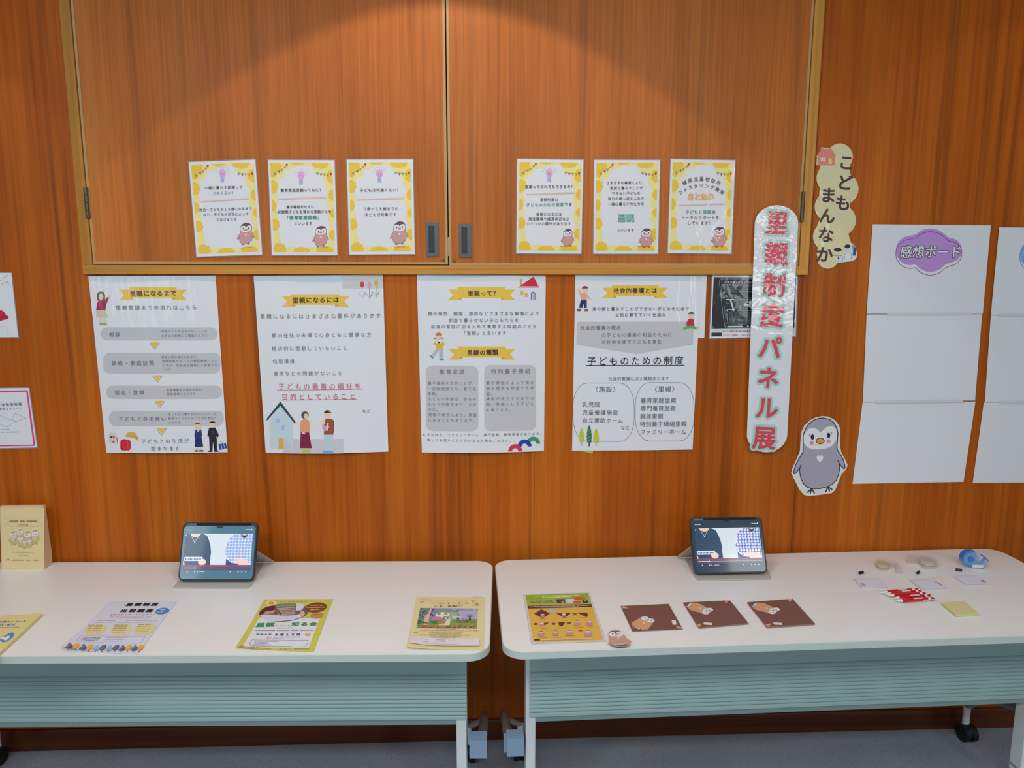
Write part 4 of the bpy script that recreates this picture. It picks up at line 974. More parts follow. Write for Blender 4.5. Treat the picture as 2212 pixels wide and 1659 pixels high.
# cream flyer
w2 = (860, 1270, 220/2212)
s = tsheet('flyer', 'cream flyer with a painted garden and house picture near the table gap', 'flyer', [(395,190),(1890,205),(1862,1350),(185,1330)], 0.21, 0.297, w2, curl=dog((0, 1), 0.006), mat=P_PAPER, paper=(238, 220, 166))
s.bars(512,252,748,262,22,(206,130,170)); s.bars(750,290,1520,288,14,(150,130,90))
s.text('「いつか」を「いま」に。', 670,345,1600,338, (140,110,70), k=.98, off=.01); s.text('いま、里親に!', 780,412,1450,405, (140,110,70), k=.95, off=.02)
s.poly([(478,445),(1735,458),(1712,895),(392,888)], (140, 150, 196))
s.poly([(430,735),(1722,690),(1712,895),(392,888)], (126, 168, 90)); s.poly([(478,445),(760,450),(680,700),(430,720)], (108,140,130)); s.poly([(1080,535),(1290,540),(1280,690),(1120,690)], (170,196,110)); s.poly([(1290,500),(1735,470),(1722,690),(1380,680)], (188,186,214))
random.seed(5)
for i in range(40): s.ell(random.uniform(480,760), random.uniform(455,640), 26, 13, random.choice([(80,96,140),(90,130,90),(60,66,110),(150,160,200)]))
for i in range(18): s.ell(random.uniform(1050,1700), random.uniform(465,530), 44, 8, random.choice([(120,130,190),(220,224,236),(170,174,206),(90,110,90)]))
s.poly([(700,455),(740,460),(690,600),(650,840),(550,830),(580,640),(650,560)], (226,190,160)); s.poly([(820,580),(960,505),(1110,560),(1118,690),(806,690)], (236,236,236)); s.poly([(815,575),(960,480),(1120,565),(1060,555),(960,540)], (120,176,110))
s.rect(850,565,920,605,(150,150,130)); s.rect(1000,565,1068,600,(150,150,130)); s.poly([(980,640),(1100,640),(1090,715),(970,715)], (120,160,130)); s.rect(1020,655,1060,712,(200,214,160))
s.ell(850,686,130,42,(214,130,170)); s.rect(1170,630,1370,704,(196,206,214)); s.ell(1300,682,30,20,(40,40,60)); s.poly([(1160,630),(1380,625),(1360,640),(1180,645)],(236,236,230))
s.poly([(1060,700),(1140,690),(1120,830),(870,838),(890,812),(1000,800)], (232,226,190)); s.poly([(1530,720),(1560,600),(1580,720)], (90,40,50))
for a in range(-80, 81, 20): s.line([(1555,660),(1555+95*math.sin(R(a)),650-70*math.cos(R(a)))],5,(76,60,130))
s.ell(985,740,38,28,(236,130,80)); s.ell(970,800,40,20,(220,150,170))
for i in range(70): s.ell(random.uniform(440,1700), random.uniform(840,886), 22, 10, random.choice([(222,66,50),(240,110,80),(206,50,70),(246,150,100),(150,110,60)]))
for i in range(22): s.ell(random.uniform(1270,1690), random.uniform(728,768), 22, 8, random.choice([(222,96,90),(240,130,110),(90,120,70)]))
for i in range(18): s.ell(random.uniform(430,850), random.uniform(740,800), 26, 9, random.choice([(40,70,60),(70,120,80),(100,150,90)]))
for a, b, y in ((820,1260,928),(480,1590,954),(670,1410,1004),(710,1360,1030),(450,1590,1052),(690,1370,1080),(790,1260,1106)): s.bars(a,y,b,y,11,(150,140,100))
s.poly([(265,1128),(1768,1132),(1772,1282),(1200,1284),(500,1276),(240,1250)], (232, 226, 232))
s.bars(300,1160,660,1160,14,(150,140,150)); s.bars(830,1164,1020,1164,14,(130,120,130)); s.bars(1090,1166,1230,1166,8,(180,176,180)); s.text('0120-183783', 1045,1198,1380,1196, (120,116,130), k=1.0, off=.02)
s.bars(540,1208,664,1208,14,(120,116,130)); s.bars(832,1196,1020,1200,9,(150,146,156)); s.text('こども家庭庁', 1428,1202,1730,1198, (140,110,120), k=.8); s.bars(600,1252,1370,1250,9,(160,156,164)); s.bars(560,1294,1680,1296,7,(190,170,120))
s.bars(340,1012,440,1000,18,(150,150,130)); s.bars(1640,960,1740,952,18,(150,156,170)); s.ell(520,300,40,40,(226,196,206)); s.ell(520,300,28,28,(238,220,166)); s.ell(1620,302,34,20,(226,170,180)); s.ell(1706,378,44,30,(222,180,170)); s.ell(1706,376,24,15,(190,120,110)); s.bars(1630,224,1840,222,12,(180,170,130))
s.done()

# ---- right table: laminated folding guide
w3 = (1110, 1260, 280/2212)
s = tsheet('folding_guide', 'laminated green and yellow folding guide beside the gap between the tables', 'leaflet', [(165,185),(1286,152),(1572,985),(304,1030)], 0.216, 0.303, w3, mat=P_LAM, paper=(222, 220, 222), film=0.001, th=0.0007)
s.poly([(198,202),(1262,168),(1530,968),(332,1004)], (236, 190, 84))
s.poly([(198,202),(1262,168),(1292,245),(216,282)], (146, 190, 40)); s.poly([(216,280),(1290,244),(1325,358),(232,390)], (158, 196, 96)); s.poly([(232,388),(1325,358),(1340,408),(240,438)], (100, 56, 56))
s.bars(340,222,1130,204,18,(228,236,200)); s.bars(490,244,990,226,22,(228,236,200)); s.bars(250,312,660,302,16,(90,90,60)); s.bars(262,332,700,320,14,(90,90,60)); s.bars(270,404,1290,382,14,(214,190,180)); s.bars(460,414,1110,398,10,(214,190,180))
s.poly([(724,276),(866,272),(880,338),(738,342)], (84,48,52)); s.poly([(800,320),(840,300),(868,330),(830,338)], (226,160,120)); s.rrect(896,272,1040,340,16,(222,226,232)); s.ell(1118,260,106,22,(232,90,50)); s.ell(1076,328,70,22,(232,90,50)); s.poly([(1176,284),(1240,278),(1270,324),(1250,340),(1180,340),(1172,316)], (52,36,44)); s.rect(1196,298,1234,316,(226,226,226))
B1 = (88, 50, 54); PKB = (222, 146, 146)
s.poly([(348,526),(470,450),(618,520),(494,606)], B1); s.rrect(456,530,524,590,18,PKB); s.rrect(460,532,516,552,8,(232,232,232)); s.poly([(600,450),(736,450),(742,504),(606,508)], (196,196,200))
s.poly([(720,516),(980,514),(864,596)], B1); s.rrect(822,520,890,580,18,PKB); s.rrect(826,522,880,544,8,(232,232,232)); s.poly([(1088,514),(1250,504),(1268,560),(1238,584)], B1)
for x, y in ((1040,534),(374,700),(678,698),(938,684)): s.ell(x,y,34,17,B1); s.bars(x-16,y,x+16,y,8,(220,190,180),.2,2)
s.poly([(510,680),(606,676),(524,724)], B1); s.rrect(440,682,520,740,20,PKB); s.rrect(446,684,512,706,9,(232,232,232)); s.poly([(764,672),(840,668),(876,674),(836,730),(806,738),(770,720)], B1)
for x, y, k_ in ((1084,690,1),(1292,684,1),(470,868,1),(712,862,1),(944,854,1),(1268,864,1.25)):
    s.poly([(x-46*k_,y+40*k_),(x-56*k_,y+18*k_),(x-38*k_,y-14*k_),(x-34*k_,y-34*k_),(x-22*k_,y-46*k_),(x+22*k_,y-48*k_),(x+34*k_,y-34*k_),(x+40*k_,y-10*k_),(x+58*k_,y+16*k_),(x+44*k_,y+42*k_)], PKB)
    s.poly([(x-22*k_,y-46*k_),(x+22*k_,y-48*k_),(x+28*k_,y-38*k_),(x-28*k_,y-36*k_)], B1); s.ell(x,y-24*k_,33*k_,14*k_,(234,232,232)); s.ell(x-12*k_,y-24*k_,4,3,B1); s.ell(x+12*k_,y-24*k_,4,3,B1)
s.ell(1140,812,40,13,(226,50,50))
for a, b, y in ((440,560,620),(830,930,606),(1110,1260,600),(460,580,780),(750,930,772),(1010,1190,764),(1250,1360,758),(420,570,938),(640,810,932),(880,1050,910)): s.bars(a,y,b,y-3,7,(176,130,50))
s.rect(352,962,444,984,(70,36,34)); s.poly([(448,962),(1334,944),(1338,960),(452,986)], (232,206,176))
s.done()

# ---- origami squares
w4 = (1320, 1270, 460/2212)
def square(label, cp, th, kind):
    s = tsheet('origami_paper', label, 'origami paper', cp, 0.147, 0.147, w4, th=th, mat=P_PAPER, paper=(128, 84, 74), curl=None, group='brown origami squares with a printed penguin', smat=M['edgebr'])
    f = lambda u, v: tuple(cp[0][i]*(1-u)*(1-v)+cp[1][i]*u*(1-v)+cp[2][i]*u*v+cp[3][i]*(1-u)*v for i in (0, 1))
    OR = (222, 164, 120)
    if kind == 0:
        s.poly([(220,360),(318,302),(450,345),(385,430),(300,436),(222,398)], OR); s.poly([(222,398),(228,408),(320,440),(300,426)], (232,228,226))
        s.ell(352,318,38,21,(236,236,238)); s.ell(410,341,44,20,(236,236,238)); s.poly([(330,330),(372,306),(440,352),(400,360)],(236,236,238)); s.ell(380,336,17,9,(226,160,90)); s.ell(357,317,7,4,(40,34,50)); s.ell(417,340,8,4,(40,34,50)); s.heart(343,364,28,16,(240,236,230))
        s.poly([(630,338),(672,338),(682,382),(640,384)], (232,230,222)); s.poly([(108,190),(140,192),(186,214),(120,214)], OR); s.poly([(664,392),(738,410),(742,424),(696,422)], OR); s.ell(244,406,10,4,(40,34,50)); s.ell(304,432,10,4,(40,34,50))
    else:
        o = 0 if kind == 1 else 676; oy = 0
        s.poly([(845+o,152),(910+o,156),(1010+o,204),(985+o,262),(958+o,266),(820+o,226),(785+o,192)] if kind == 1 else [(1518,154),(1582,157),(1690,206),(1665,262),(1640,264),(1495,226),(1462,192)], OR)
        x, y = (1008, 240) if kind == 1 else (1692, 240)
        s.poly([(784+o,190),(830+o,152),(846+o,160),(800+o,198)], (232,228,226)); s.ell(798+o,186,7,4,(40,34,50)); s.ell(832+o,160,7,4,(40,34,50))
        s.ell(x+22,y-14,38,20,(236,236,238)); s.ell(x-16,y+12,42,22,(236,236,238)); s.ell(x-10,y-8,36,20,(236,236,238)); s.ell(x-10,y-3,15,9,(226,160,90)); s.ell(x+22,y-10,8,4,(40,34,50)); s.ell(x-8,y+18,8,4,(40,34,50)); s.heart(x-76,y-26,26,15,(240,236,230),60)
        if kind == 1: s.poly([(1184,130),(1236,128),(1190,162)], OR); s.poly([(888,378),(950,368),(914,414)], OR); s.poly([(964,356),(1054,362),(1058,386),(968,380)], (232,230,222))
        else: s.poly([(1838,118),(1884,112),(1856,158)], OR); s.poly([(1602,380),(1670,370),(1632,408)], OR); s.poly([(1682,360),(1772,364),(1778,386),(1692,382)], (232,230,222))
    s.done()
M['edgebr'] = plain('brown_paper_edges', (150, 120, 112), 0.8)
square('thin brown origami square with its penguin near the front corner, leftmost', [(100,187),(598,165),(745,425),(222,450)], 0.0014, 0)
square('middle stack of brown origami squares, penguin pointing to the rear corner', [(750,150),(1235,128),(1428,366),(912,412)], 0.0034, 1)
square('brown origami squares stacked nearest the red pens, edges slightly curled', [(1415,148),(1885,112),(2118,370),(1622,405)], 0.0042, 2)

# ---- folded paper penguin
w5 = (1310, 1350, 70/1936)
fo = [(120,480),(250,345),(700,325),(920,400),(1020,540),(1180,780),(1500,985),(1370,1020),(1390,1110),(1300,1200),(1000,1262),(600,1255),(330,1170),(270,1095),(90,1100),(190,880),(170,720),(125,560)]
s = Sheet('paper_penguin', 'small folded paper penguin at the front of the right table beside the folding guide', 'origami', [(80,320),(1500,320),(1500,1270),(80,1270)], 0.05, 0.06, ('z', HT+0.0095), w5, thick=0.0022, mat=P_PAPER, outline=fo, paper=(206, 160, 138))
s.poly([(125,480),(250,345),(700,325),(920,400),(1000,520),(560,480),(170,540)], (122, 88, 108))
s.ell(350,560,195,140,(236,232,234)); s.ell(790,545,230,155,(236,232,234)); s.ell(560,600,380,95,(236,232,234))
s.ell(370,540,42,34,(50,40,50)); s.ell(780,508,42,34,(50,40,50)); s.ell(605,580,112,58,(140,110,90)); s.ell(605,582,98,46,(222,164,120)); s.ell(400,608,40,14,(206,196,200)); s.ell(820,588,40,14,(206,196,200)); s.heart(715,795,160,110,(240,226,210))
s.poly([(560,1190),(1190,1120),(1250,1190),(1200,1235),(860,1262),(640,1250)], (96,92,104)); s.poly([(580,1180),(1180,1110),(1190,1140),(640,1210)], (232,224,214))
s.done()
MB().prism([s.pt(400, 620), s.pt(900, 600), s.pt(1150, 1150), s.pt(650, 1200)], -0.009, -0.0022, lambda p, q, n: s.M(p, q, n)).build('folded_flap', M['edgebr'], s.root)

# ---- memo pads
w6 = (1840, 1170, 160/2212); w7 = (1950, 1170, 210/2212)
def memo(label, cp, view, pts, th):
    s = tsheet('memo_pad', label, 'memo pad', cp, 0.083, 0.083, view, th=th, mat=P_PAPER, paper=(228, 226, 238), smat=M['padedge'])
    s.bars(*pts[0], (206, 198, 206)); s.poly(pts[1], pts[2])
    if len(pts) > 3: s.poly(pts[3], pts[4])
    s.done()
M['padedge'] = plain('white_pad_edges', (206, 208, 220), 0.8)
memo('square white memo pad with a grey penguin print at its lower left corner', [(45,1080),(830,1075),(1090,1350),(300,1364)], w6, [(120,1120,760,1114,14), [(262,1240),(300,1225),(390,1262),(430,1330),(400,1342),(330,1330),(280,1290)], (196, 176, 186)], 0.0030)
memo('square white memo pad behind the red pens, pink penguin print on the right', [(155,860),(720,826),(1000,1040),(420,1066)], w7, [(230,878,600,850,12), [(770,940),(830,936),(910,998),(850,1002)], (226, 150, 164), [(728,924),(756,914),(800,926),(750,934)], (140,110,120)], 0.0038)
memo('square white memo pad nearest the blue tape dispenser, red heart in its print', [(1148,768),(1730,765),(1995,950),(1420,968)], w7, [(1220,786,1640,780,10), [(1760,870),(1850,870),(1912,928),(1830,925)], (214, 180, 192), [(1778,885),(1836,880),(1850,905),(1800,910)], (206,50,90)], 0.0030)
s = tsheet('sticky_note_block', 'pale yellow sticky note block at the right front of the table', 'sticky notes', [(1322,382),(1775,348),(2070,596),(1610,622)], 0.076, 0.076, (1890, 1260, 240/2212), th=0.0068, mat=P_PAPER, paper=(230, 216, 156), smat=M['stickyside']); s.done()

# ---- five red pens
wp = (1890, 1260, 240/2212)
PEN = [((100,190),(848,118),1),((172,218),(918,156),1),((230,245),(1003,196),0),((338,302),(1104,242),1),((392,350),(1172,300),2)]
names = ['red pen at the back of the row, farthest from the sticky note block', 'second red pen from the back of the row, white label upwards', 'middle red pen of the row, no label showing', 'red pen second from the front, white tip pointing left', 'red pen at the front of the row with a white clip along its near side']
for (a, b, lab), nm in zip(PEN, names):
    A = U(wp[0]+a[0]*wp[2], wp[1]+a[1]*wp[2], 2, HT+0.0062); B = U(wp[0]+b[0]*wp[2], wp[1]+b[1]*wp[2], 2, HT+0.0062)
    d = (B-A); Ln = d.length; ang = math.atan2(d.y, d.x)
    t = empty('ballpoint_pen', A, ang); tag(t, nm, 'pen', 'red ballpoint pens in a row')
    Z = lambda x, r: ((x*Ln, 0, 0), r)
    def part(spec, name, mat): MB().tube([(x*Ln, 0, 0) for x, r in spec], [r for x, r in spec], 16).build(name, mat, t, True)
    part([(0, .0006), (.02, .0011), (.05, .0022), (.13, .0045), (.175, .0054)], 'tip', M['white'])
    part([(.176, .0054), (.30, .0060), (.6, .0058), (.83, .0052)], 'barrel', M['red'])
    part([(.831, .0055), (.90, .0055)], 'ring', M['white'])
    part([(.901, .0042), (.985, .0042), (1.0, .003)], 'push_button', M['red'])
    if lab:
        y0 = -0.0015 if lab == 1 else -0.003
        MB().box((.47*Ln, y0-.0022, .0044), (.70*Ln, y0+.0030, .0068), bevel=.0008).build('label', M['white'], t)
    if lab == 2:
        MB().box((.70*Ln, -.0072, -.002), (1.0*Ln, -.0050, .001), bevel=.0008).build('clip', M['white'], t)
    else:
        MB().box((.70*Ln, .0052, -.002), (.98*Ln, .0072, .001), bevel=.0008).build('clip', M['white'], t)

# ---- three tiny binder clips
for px, py, ang, nm in ((1860, 1239, 20, 'tiny black binder clip behind the leftmost memo pad'), (1983, 1238.5, 40, 'tiny black binder clip behind the middle memo pad'), (2071, 1233, -25, 'tiny black binder clip left of the blue tape dispenser')):
    p = U(px, py, 2, HT); t = empty('binder_clip', (p.x, p.y, HT), R(ang)); tag(t, nm, 'binder clip', 'tiny black binder clips')
    MB().prism([(-.0045, 0), (.0045, 0), (.0015, .0075), (-.0015, .0075)], -.009, .009, lambda a, b, n: (n, a, b+0.0002)).build('clip_body', M['rubber'], t)
    for sg in (-1, 1):
        MB().tube([(-.005, sg*.0042, .001), (-.0035, sg*.012, .0014), (0, sg*.016, .0016), (.0035, sg*.012, .0014), (.005, sg*.0042, .001)], .0005, 6).build('wire_handle', M['white'], t)
    MB().box((-.0035, -.0042, .0030), (-.0015, -.0030, .0060)).build('highlight_band', M['metal'], t)

# ---- tape dispensers
def Rz(a): return Matrix.Rotation(R(a), 3, 'Z')
def flat_disp(label, view, c, r_px, arm, hh, tapemat, rr):
    """lying on its side: roll standing on its flat face, shell around it and an arm to the cutter"""
    P = lambda x, y, z=HT: U(view[0]+x*view[2], view[1]+y*view[2], 2, z)
    C0 = P(*c, HT+hh); t = empty('tape_dispenser', (C0.x, C0.y, HT)); tag(t, label, 'tape dispenser', 'tape dispensers')
    Q = lambda x, y: (P(x, y, HT+hh)-C0)
    n = 26
    O = []
    pts = [Q(*a) for a in arm]
    m = MB()
    outline = [(p.x, p.y) for p in pts]
    m.prism(outline, hh-0.0014, hh, lambda a, b, k: (a, b, k)).build('shell_top', M['clear'], t)
    m = MB(); m.prism(outline, 0.0006, 0.002, lambda a, b, k: (a, b, k)).build('shell_base', M['clear'], t)
    m = MB(); k = len(outline)
    a_ = [m.bm.verts.new((x, y, 0.002)) for x, y in outline]; b_ = [m.bm.verts.new((x, y, hh-0.0014)) for x, y in outline]
    for i in range(k): m.bm.faces.new((a_[i], a_[(i+1) % k], b_[(i+1) % k], b_[i]))
    m.build('shell_wall', M['clear'], t)
    m = MB(); N_ = 28
    for ra, rb in ((rr, rr), ):
        o = [[m.bm.verts.new((r*math.cos(2*math.pi*i/N_), r*math.sin(2*math.pi*i/N_), z)) for i in range(N_)] for r, z in ((rr*.58, .003), (rr, .003), (rr, hh-.003), (rr*.58, hh-.003))]
        for j in range(4):
            for i in range(N_): m.bm.faces.new((o[j][i], o[j][(i+1) % N_], o[(j+1) % 4][(i+1) % N_], o[(j+1) % 4][i]))
    m.build('tape_roll', tapemat, t, True)
    return t
flat_disp('clear tape dispenser with yellowish tape lying flat, leftmost of three dispensers', (1840, 1170, 160/2212), (935, 610), 0,
          [(720,560),(730,500),(790,470),(900,470),(1040,490),(1200,520),(1330,560),(1400,600),(1420,660),(1430,720),(1500,790),(1480,820),(1330,800),(1290,760),(1330,700),(1280,640),(1160,600),(1120,690),(1040,740),(920,750),(800,720),(730,650)], 0.017, M['tape'], 0.0205)
flat_disp('larger pearly clear tape dispenser lying flat, in the middle of three dispensers', (1950, 1170, 210/2212), (560, 385), 0,
          [(95,320),(120,285),(200,268),(380,268),(540,275),(660,300),(750,350),(800,410),(795,470),(740,500),(640,510),(520,500),(440,460),(390,410),(330,375),(200,375),(130,372),(100,350)], 0.020, M['tapec'], 0.0235)
p = U(2103, 1224.5, 2, HT); t = empty('tape_dispenser', (p.x, p.y, HT), R(-8)); tag(t, 'upright blue tape dispenser near the rear right corner of the table', 'tape dispenser', 'tape dispensers')
prof = circ(-.016, .029, .0265, 250, -5+0, 1)
prof = [(-.012, .0), (.026, .0), (.036, .012), (.040, .026), (.034, .030), (.020, .016), (.010, .014), (.0105, .024), (.008, .036)]+[(-.016+.0265*math.cos(R(a)), .031+.0265*math.sin(R(a))) for a in range(20, 226, 15)]
for y0, y1, nm in ((-.0105, -.0090, 'side_plate'), (.0090, .0105, 'side_plate')):
    MB().prism(prof, y0, y1, lambda a, b, n: (a, n, b+0.0002)).build(nm, M['blueclear'], t)
MB().tube([(-.016, -.0125, .030), (-.016, .0115, .030)], .0095, 20).build('hub', M['blue'], t, True)
m = MB(); N_ = 26
o = [[m.bm.verts.new((-.016+r*math.cos(2*math.pi*i/N_), y, .030+r*math.sin(2*math.pi*i/N_))) for i in range(N_)] for r, y in ((.0100, -.0085), (.0195, -.0085), (.0195, .0085), (.0100, .0085))]
for j in range(4):
    for i in range(N_): m.bm.faces.new((o[j][i], o[j][(i+1) % N_], o[(j+1) % 4][(i+1) % N_], o[(j+1) % 4][i]))
m.build('tape_roll', M['tapec'], t, True)
m = MB()
for i in range(9):
    a0, a1 = R(60+i*20), R(80+i*20)
    c = (-.016, .031)
    m.prism([(c[0]+.0265*math.cos(a0), c[1]+.0265*math.sin(a0)), (c[0]+.0265*math.cos(a1), c[1]+.0265*math.sin(a1)), (c[0]+.0282*math.cos(a1), c[1]+.0282*math.sin(a1)), (c[0]+.0282*math.cos(a0), c[1]+.0282*math.sin(a0))], -.0108, .0108, lambda a, b, n: (a, n, b+.0002))
m.build('rim', M['blue'], t)
MB().box((-.012, -.0105, .0002), (.027, .0105, .0022)).build('base_plate', M['blue'], t)
MB().box((-.010, -.0118, .0025), (.024, -.0107, .0125)).build('price_label', M['white'], t)
MB().prism([(.022, .040), (.026, .042), (.041, .029), (.038, .026)], -.0108, .0108, lambda a, b, n: (a, n, b)).build('cutter', M['blue'], t)
MB().prism([(.024, .018), (.027, .018), (.033, .032), (.030, .033)], -.003, .003, lambda a, b, n: (a, n, b)).build('cutter_stem', M['blueclear'], t)

# ---- booklets standing against the wall
zb = HT
FL, FR = U(3, 1229.5, 2, zb), U(95, 1229.5, 2, zb)
yf = (FL.y+FR.y)/2
wdt = FR.x-FL.x
t = empty('booklet_stack', ((FL.x+FR.x)/2, yf+0.02, zb)); tag(t, 'stack of cream booklets with a pale penguin family cover, standing against the wall', 'booklets')
hw = wdt/2
side = [(-0.018, 0.0006), (0.004, 0.203), (0.010, 0.209), (0.020, 0.209), (0.024, 0.10), (0.028, 0.045), (0.026, 0.0006)]
MB().prism(side, -hw+0.0012, hw-0.0008, lambda a, b, n: (n, a, b)).build('page_block', M['creamside'] if 'creamside' in M else M['cream'], t)
v8 = (0, 1070, 130/1198)
n_ = Vector((0, -0.203, 0.022)).normalized(); p0 = Vector(((FL.x+FR.x)/2, yf+0.0012, zb))
s = Sheet('front_cover', None, None, [(28,250),(885,250),(872,1466),(32,1466)], wdt, 0.205, (p0, n_), v8, thick=0.0006, mat=P_PAPER, paper=(232, 212, 158), parent=t)
PC = (198, 178, 128)
s.line([(185,466),(748,462),(748,628),(185,628),(185,466)], 5, PC)
for P in ([(185,436),(92,436),(180,515),(92,600),(185,606)], [(748,440),(838,436),(756,520),(838,604),(748,606)]): s.line(P, 4, PC)
s.text('養育家庭（里親）体験発表集', 200,522,732,520, (150,126,90), k=.95, off=.04); s.text('（令和6年度）', 345,592,590,590, (150,126,90), k=.9, off=.03)
for x, y, h in ((266,852,270),(696,830,280),(398,800,250),(552,850,260),(412,918,210),(596,948,170),(496,972,160)): penguin(s, x, y, h, (206, 186, 136), (194, 172, 122), lw=10, oc=(190, 168, 120), detail=False)
for x, y, h in ((266,872,120),(696,856,120)): s.heart(x, y, 110, 130, (220, 202, 150))
s.bars(245,1136,670,1136,20,(190,166,116)); s.bars(370,1196,570,1196,14,(196,174,124)); s.bars(230,1292,800,1292,28,(186,162,112)); s.poly([(150,1280),(172,1264),(194,1280),(172,1300)], (90,60,60))
s.done()

# ---- two tablets in folio cases
def tablet(label, body, flap, view, side, plaid, hue):
    TLp, TRp, BRp, BLp = body
    W2 = lambda p: (view[0]+p[0]*view[2], view[1]+p[1]*view[2])
    z0 = HT+0.0105
    A = U(*W2(BLp), 2, z0); B = U(*W2(BRp), 2, z0); B.y = A.y+(B.y-A.y)
    ex = (B-A); ex.z = 0; wd = ex.length; ex.normalize(); bk = Vector((-ex.y, ex.x, 0))
    best = None
    for i in range(5, 60):
        tt = R(i); nn = (-bk*math.cos(tt)+Vector((0, 0, 1))*math.sin(tt))
        a = Un(*W2(TLp), A, nn); b = Un(*W2(TRp), A, nn)
        hgt = ((a-A).length+(b-B).length)/2
        e = abs((a-A).dot(ex)+(b-B).dot(ex))
        if best is None or e < best[0]: best = (e, tt, nn, hgt)
    _, tt, nn, hgt = best
    uz = (bk*math.sin(tt)+Vector((0, 0, 1))*math.cos(tt))
    C = (A+B)/2; t = empty('tablet', (C.x, C.y, HT)); tag(t, label, 'tablet', 'tablets in beige folio cases playing a video')
    o = Vector((C.x, C.y, HT))
    def L(a, b, c): return A+ex*a+uz*b+nn*c-o       # local frame of the screen slab
    hgt = min(max(hgt, wd*0.66), wd*0.80)
    # case bumper slab
    T = 0.0125
    def slab(x0, z0_, x1, z1_, r, c0, c1, name, mat, bev=0.0):
        P = rounded_rect(x0, z0_, x1, z1_, r, 6); m = MB()
        if bev:
            P2_ = rounded_rect(x0+bev, z0_+bev, x1-bev, z1_-bev, max(r-bev, .001), 6); k = len(P)
            rg = [[m.bm.verts.new(L(a, b, c)) for a, b in Q] for Q, c in ((P2_, c0), (P, c0+bev), (P, c1-bev), (P2_, c1))]
            for u, v in zip(rg[:-1], rg[1:]):
                for i in range(k): m.bm.faces.new((u[i], u[(i+1) % k], v[(i+1) % k], v[i]))
            m.bm.faces.new(rg[0]); m.bm.faces.new(rg[-1])
        else: m.prism(P, c0, c1, lambda a, b, n: L(a, b, n))
        return m.build(name, mat, t, bool(bev))
    slab(0, 0, wd, hgt, 0.017, -T, 0.0008, 'case_shell', M['caseb'], 0.0015)
    slab(0.001, 0.001, wd-0.001, hgt-0.001, 0.016, -T-0.0022, -T-0.0002, 'case_back', M['case'])
    # pencil slot on the top edge
    m = MB(); m.prism([(wd*.19, hgt-.0095), (wd*.915, hgt-.0095), (wd*.915, hgt-.0025), (wd*.19, hgt-.0025)], 0.0006, 0.0016, lambda a, b, n: L(a, b, n)); m.build('pencil_slot', M['black'], t)
    m = MB(); m.prism([(wd*.062, hgt-.0105), (wd*.185, hgt-.0105), (wd*.185, hgt-.0030), (wd*.062, hgt-.0030)], 0.0006, 0.0013, lambda a, b, n: L(a, b, n)); m.build('slot_cover', M['slotcover'], t)
    for f_, w_ in ((0.56, 0.010),):
        m = MB(); m.prism([(wd*f_, -T*.7), (wd*f_+w_, -T*.7), (wd*f_+w_, -T*.3), (wd*f_, -T*.3)], hgt, hgt+0.002, lambda a, b, n: L(a, n, b)); m.build('button', M['caseb'], t)
    # screen sheet (glass + picture)
    e = 0.0055
    te = 0.0115
    c3 = [L(e, hgt-te, .0018)+o, L(wd-e, hgt-te, .0018)+o, L(wd-e, e, .0018)+o, L(e, e, .0018)+o]
    s = Sheet('screen', None, None, [inv(view, P2(c)) for c in c3], wd-2*e, hgt-e-te, (A+nn*.0018, nn), view, thick=0.0008, mat=P_SCREEN, paper=hue, parent=t, c3=c3,
              outline=[inv(view, P2(L(a, b, .0018)+o)) for a, b in rounded_rect(e, e, wd-e, hgt-te, .011, 5)])
    f = lambda u, v: tuple(sum(wt*inv(view, P2(c))[i] for wt, c in zip(((1-u)*(1-v), u*(1-v), u*v, (1-u)*v), c3)) for i in (0, 1))
    W, H = wd-2*e, hgt-e-te
    def Q(pts, col): s.polym([(a*W, b*H) for a, b in pts], col)
    def El(cx, cy, rx, ry, col, a0=0, a1=360): Q([(cx+rx*math.cos(R(a0+(a1-a0)*i/20)), cy+ry*math.sin(R(a0+(a1-a0)*i/20))) for i in range(21 if a1-a0 < 360 else 20)], col)
    def Bx(x0, y0, x1, y1, col): Q([(x0, y0), (x1, y0), (x1, y1), (x0, y1)], col)
    Bx(.455, 0, .545, .03, (16, 20, 30)); 
    Bx(.03,.145,.965,.735,(206,214,222))
    Q([(.03,.145),(.09,.145),(.14,.2),(.2,.205),(.25,.145),(.27,.15),(.33,.18),(.36,.26),(.39,.38),(.405,.5),(.40,.6),(.405,.735),(.03,.735)], (36, 66, 94))
    Q([(.095,.145),(.245,.145),(.23,.185),(.19,.21),(.15,.21),(.11,.185)], (226,190,172)); Q([(.115,.2),(.12,.2),(.165,.3),(.16,.3)],(220,220,226)); Q([(.215,.2),(.22,.2),(.168,.3),(.163,.3)],(220,220,226)); El(.165,.305,.007,.012,(236,236,240))
    Q([(.03,.62),(.24,.62),(.22,.735),(.03,.735)], (28,58,96)); El(.29,.68,.055,.06,(226,200,180)); Q([(.03,.66),(.05,.7),(.055,.735),(.03,.735)], (206,190,170))
    sh = [(.965,.145),(.965,.69),(.93,.70),(.9,.66),(.78,.72),(.70,.70),(.61,.56),(.60,.48),(.62,.34),(.645,.23),(.70,.17),(.76,.145)]
    Q(sh, (226,226,240) if plaid else (140,160,206))
    from mathutils.geometry import intersect_point_tri_2d
    random.seed(3)
    def inside(x, y):
        c = False
        for i in range(len(sh)):
            (x1, y1), (x2, y2) = sh[i], sh[i-1]
            if (y1 > y) != (y2 > y) and x < (x2-x1)*(y-y1)/(y2-y1)+x1: c = not c
        return c
    ca, cb = ((70, 80, 160), (120, 140, 200)) if plaid else ((226, 232, 246), (176, 192, 226))
    s.up_()
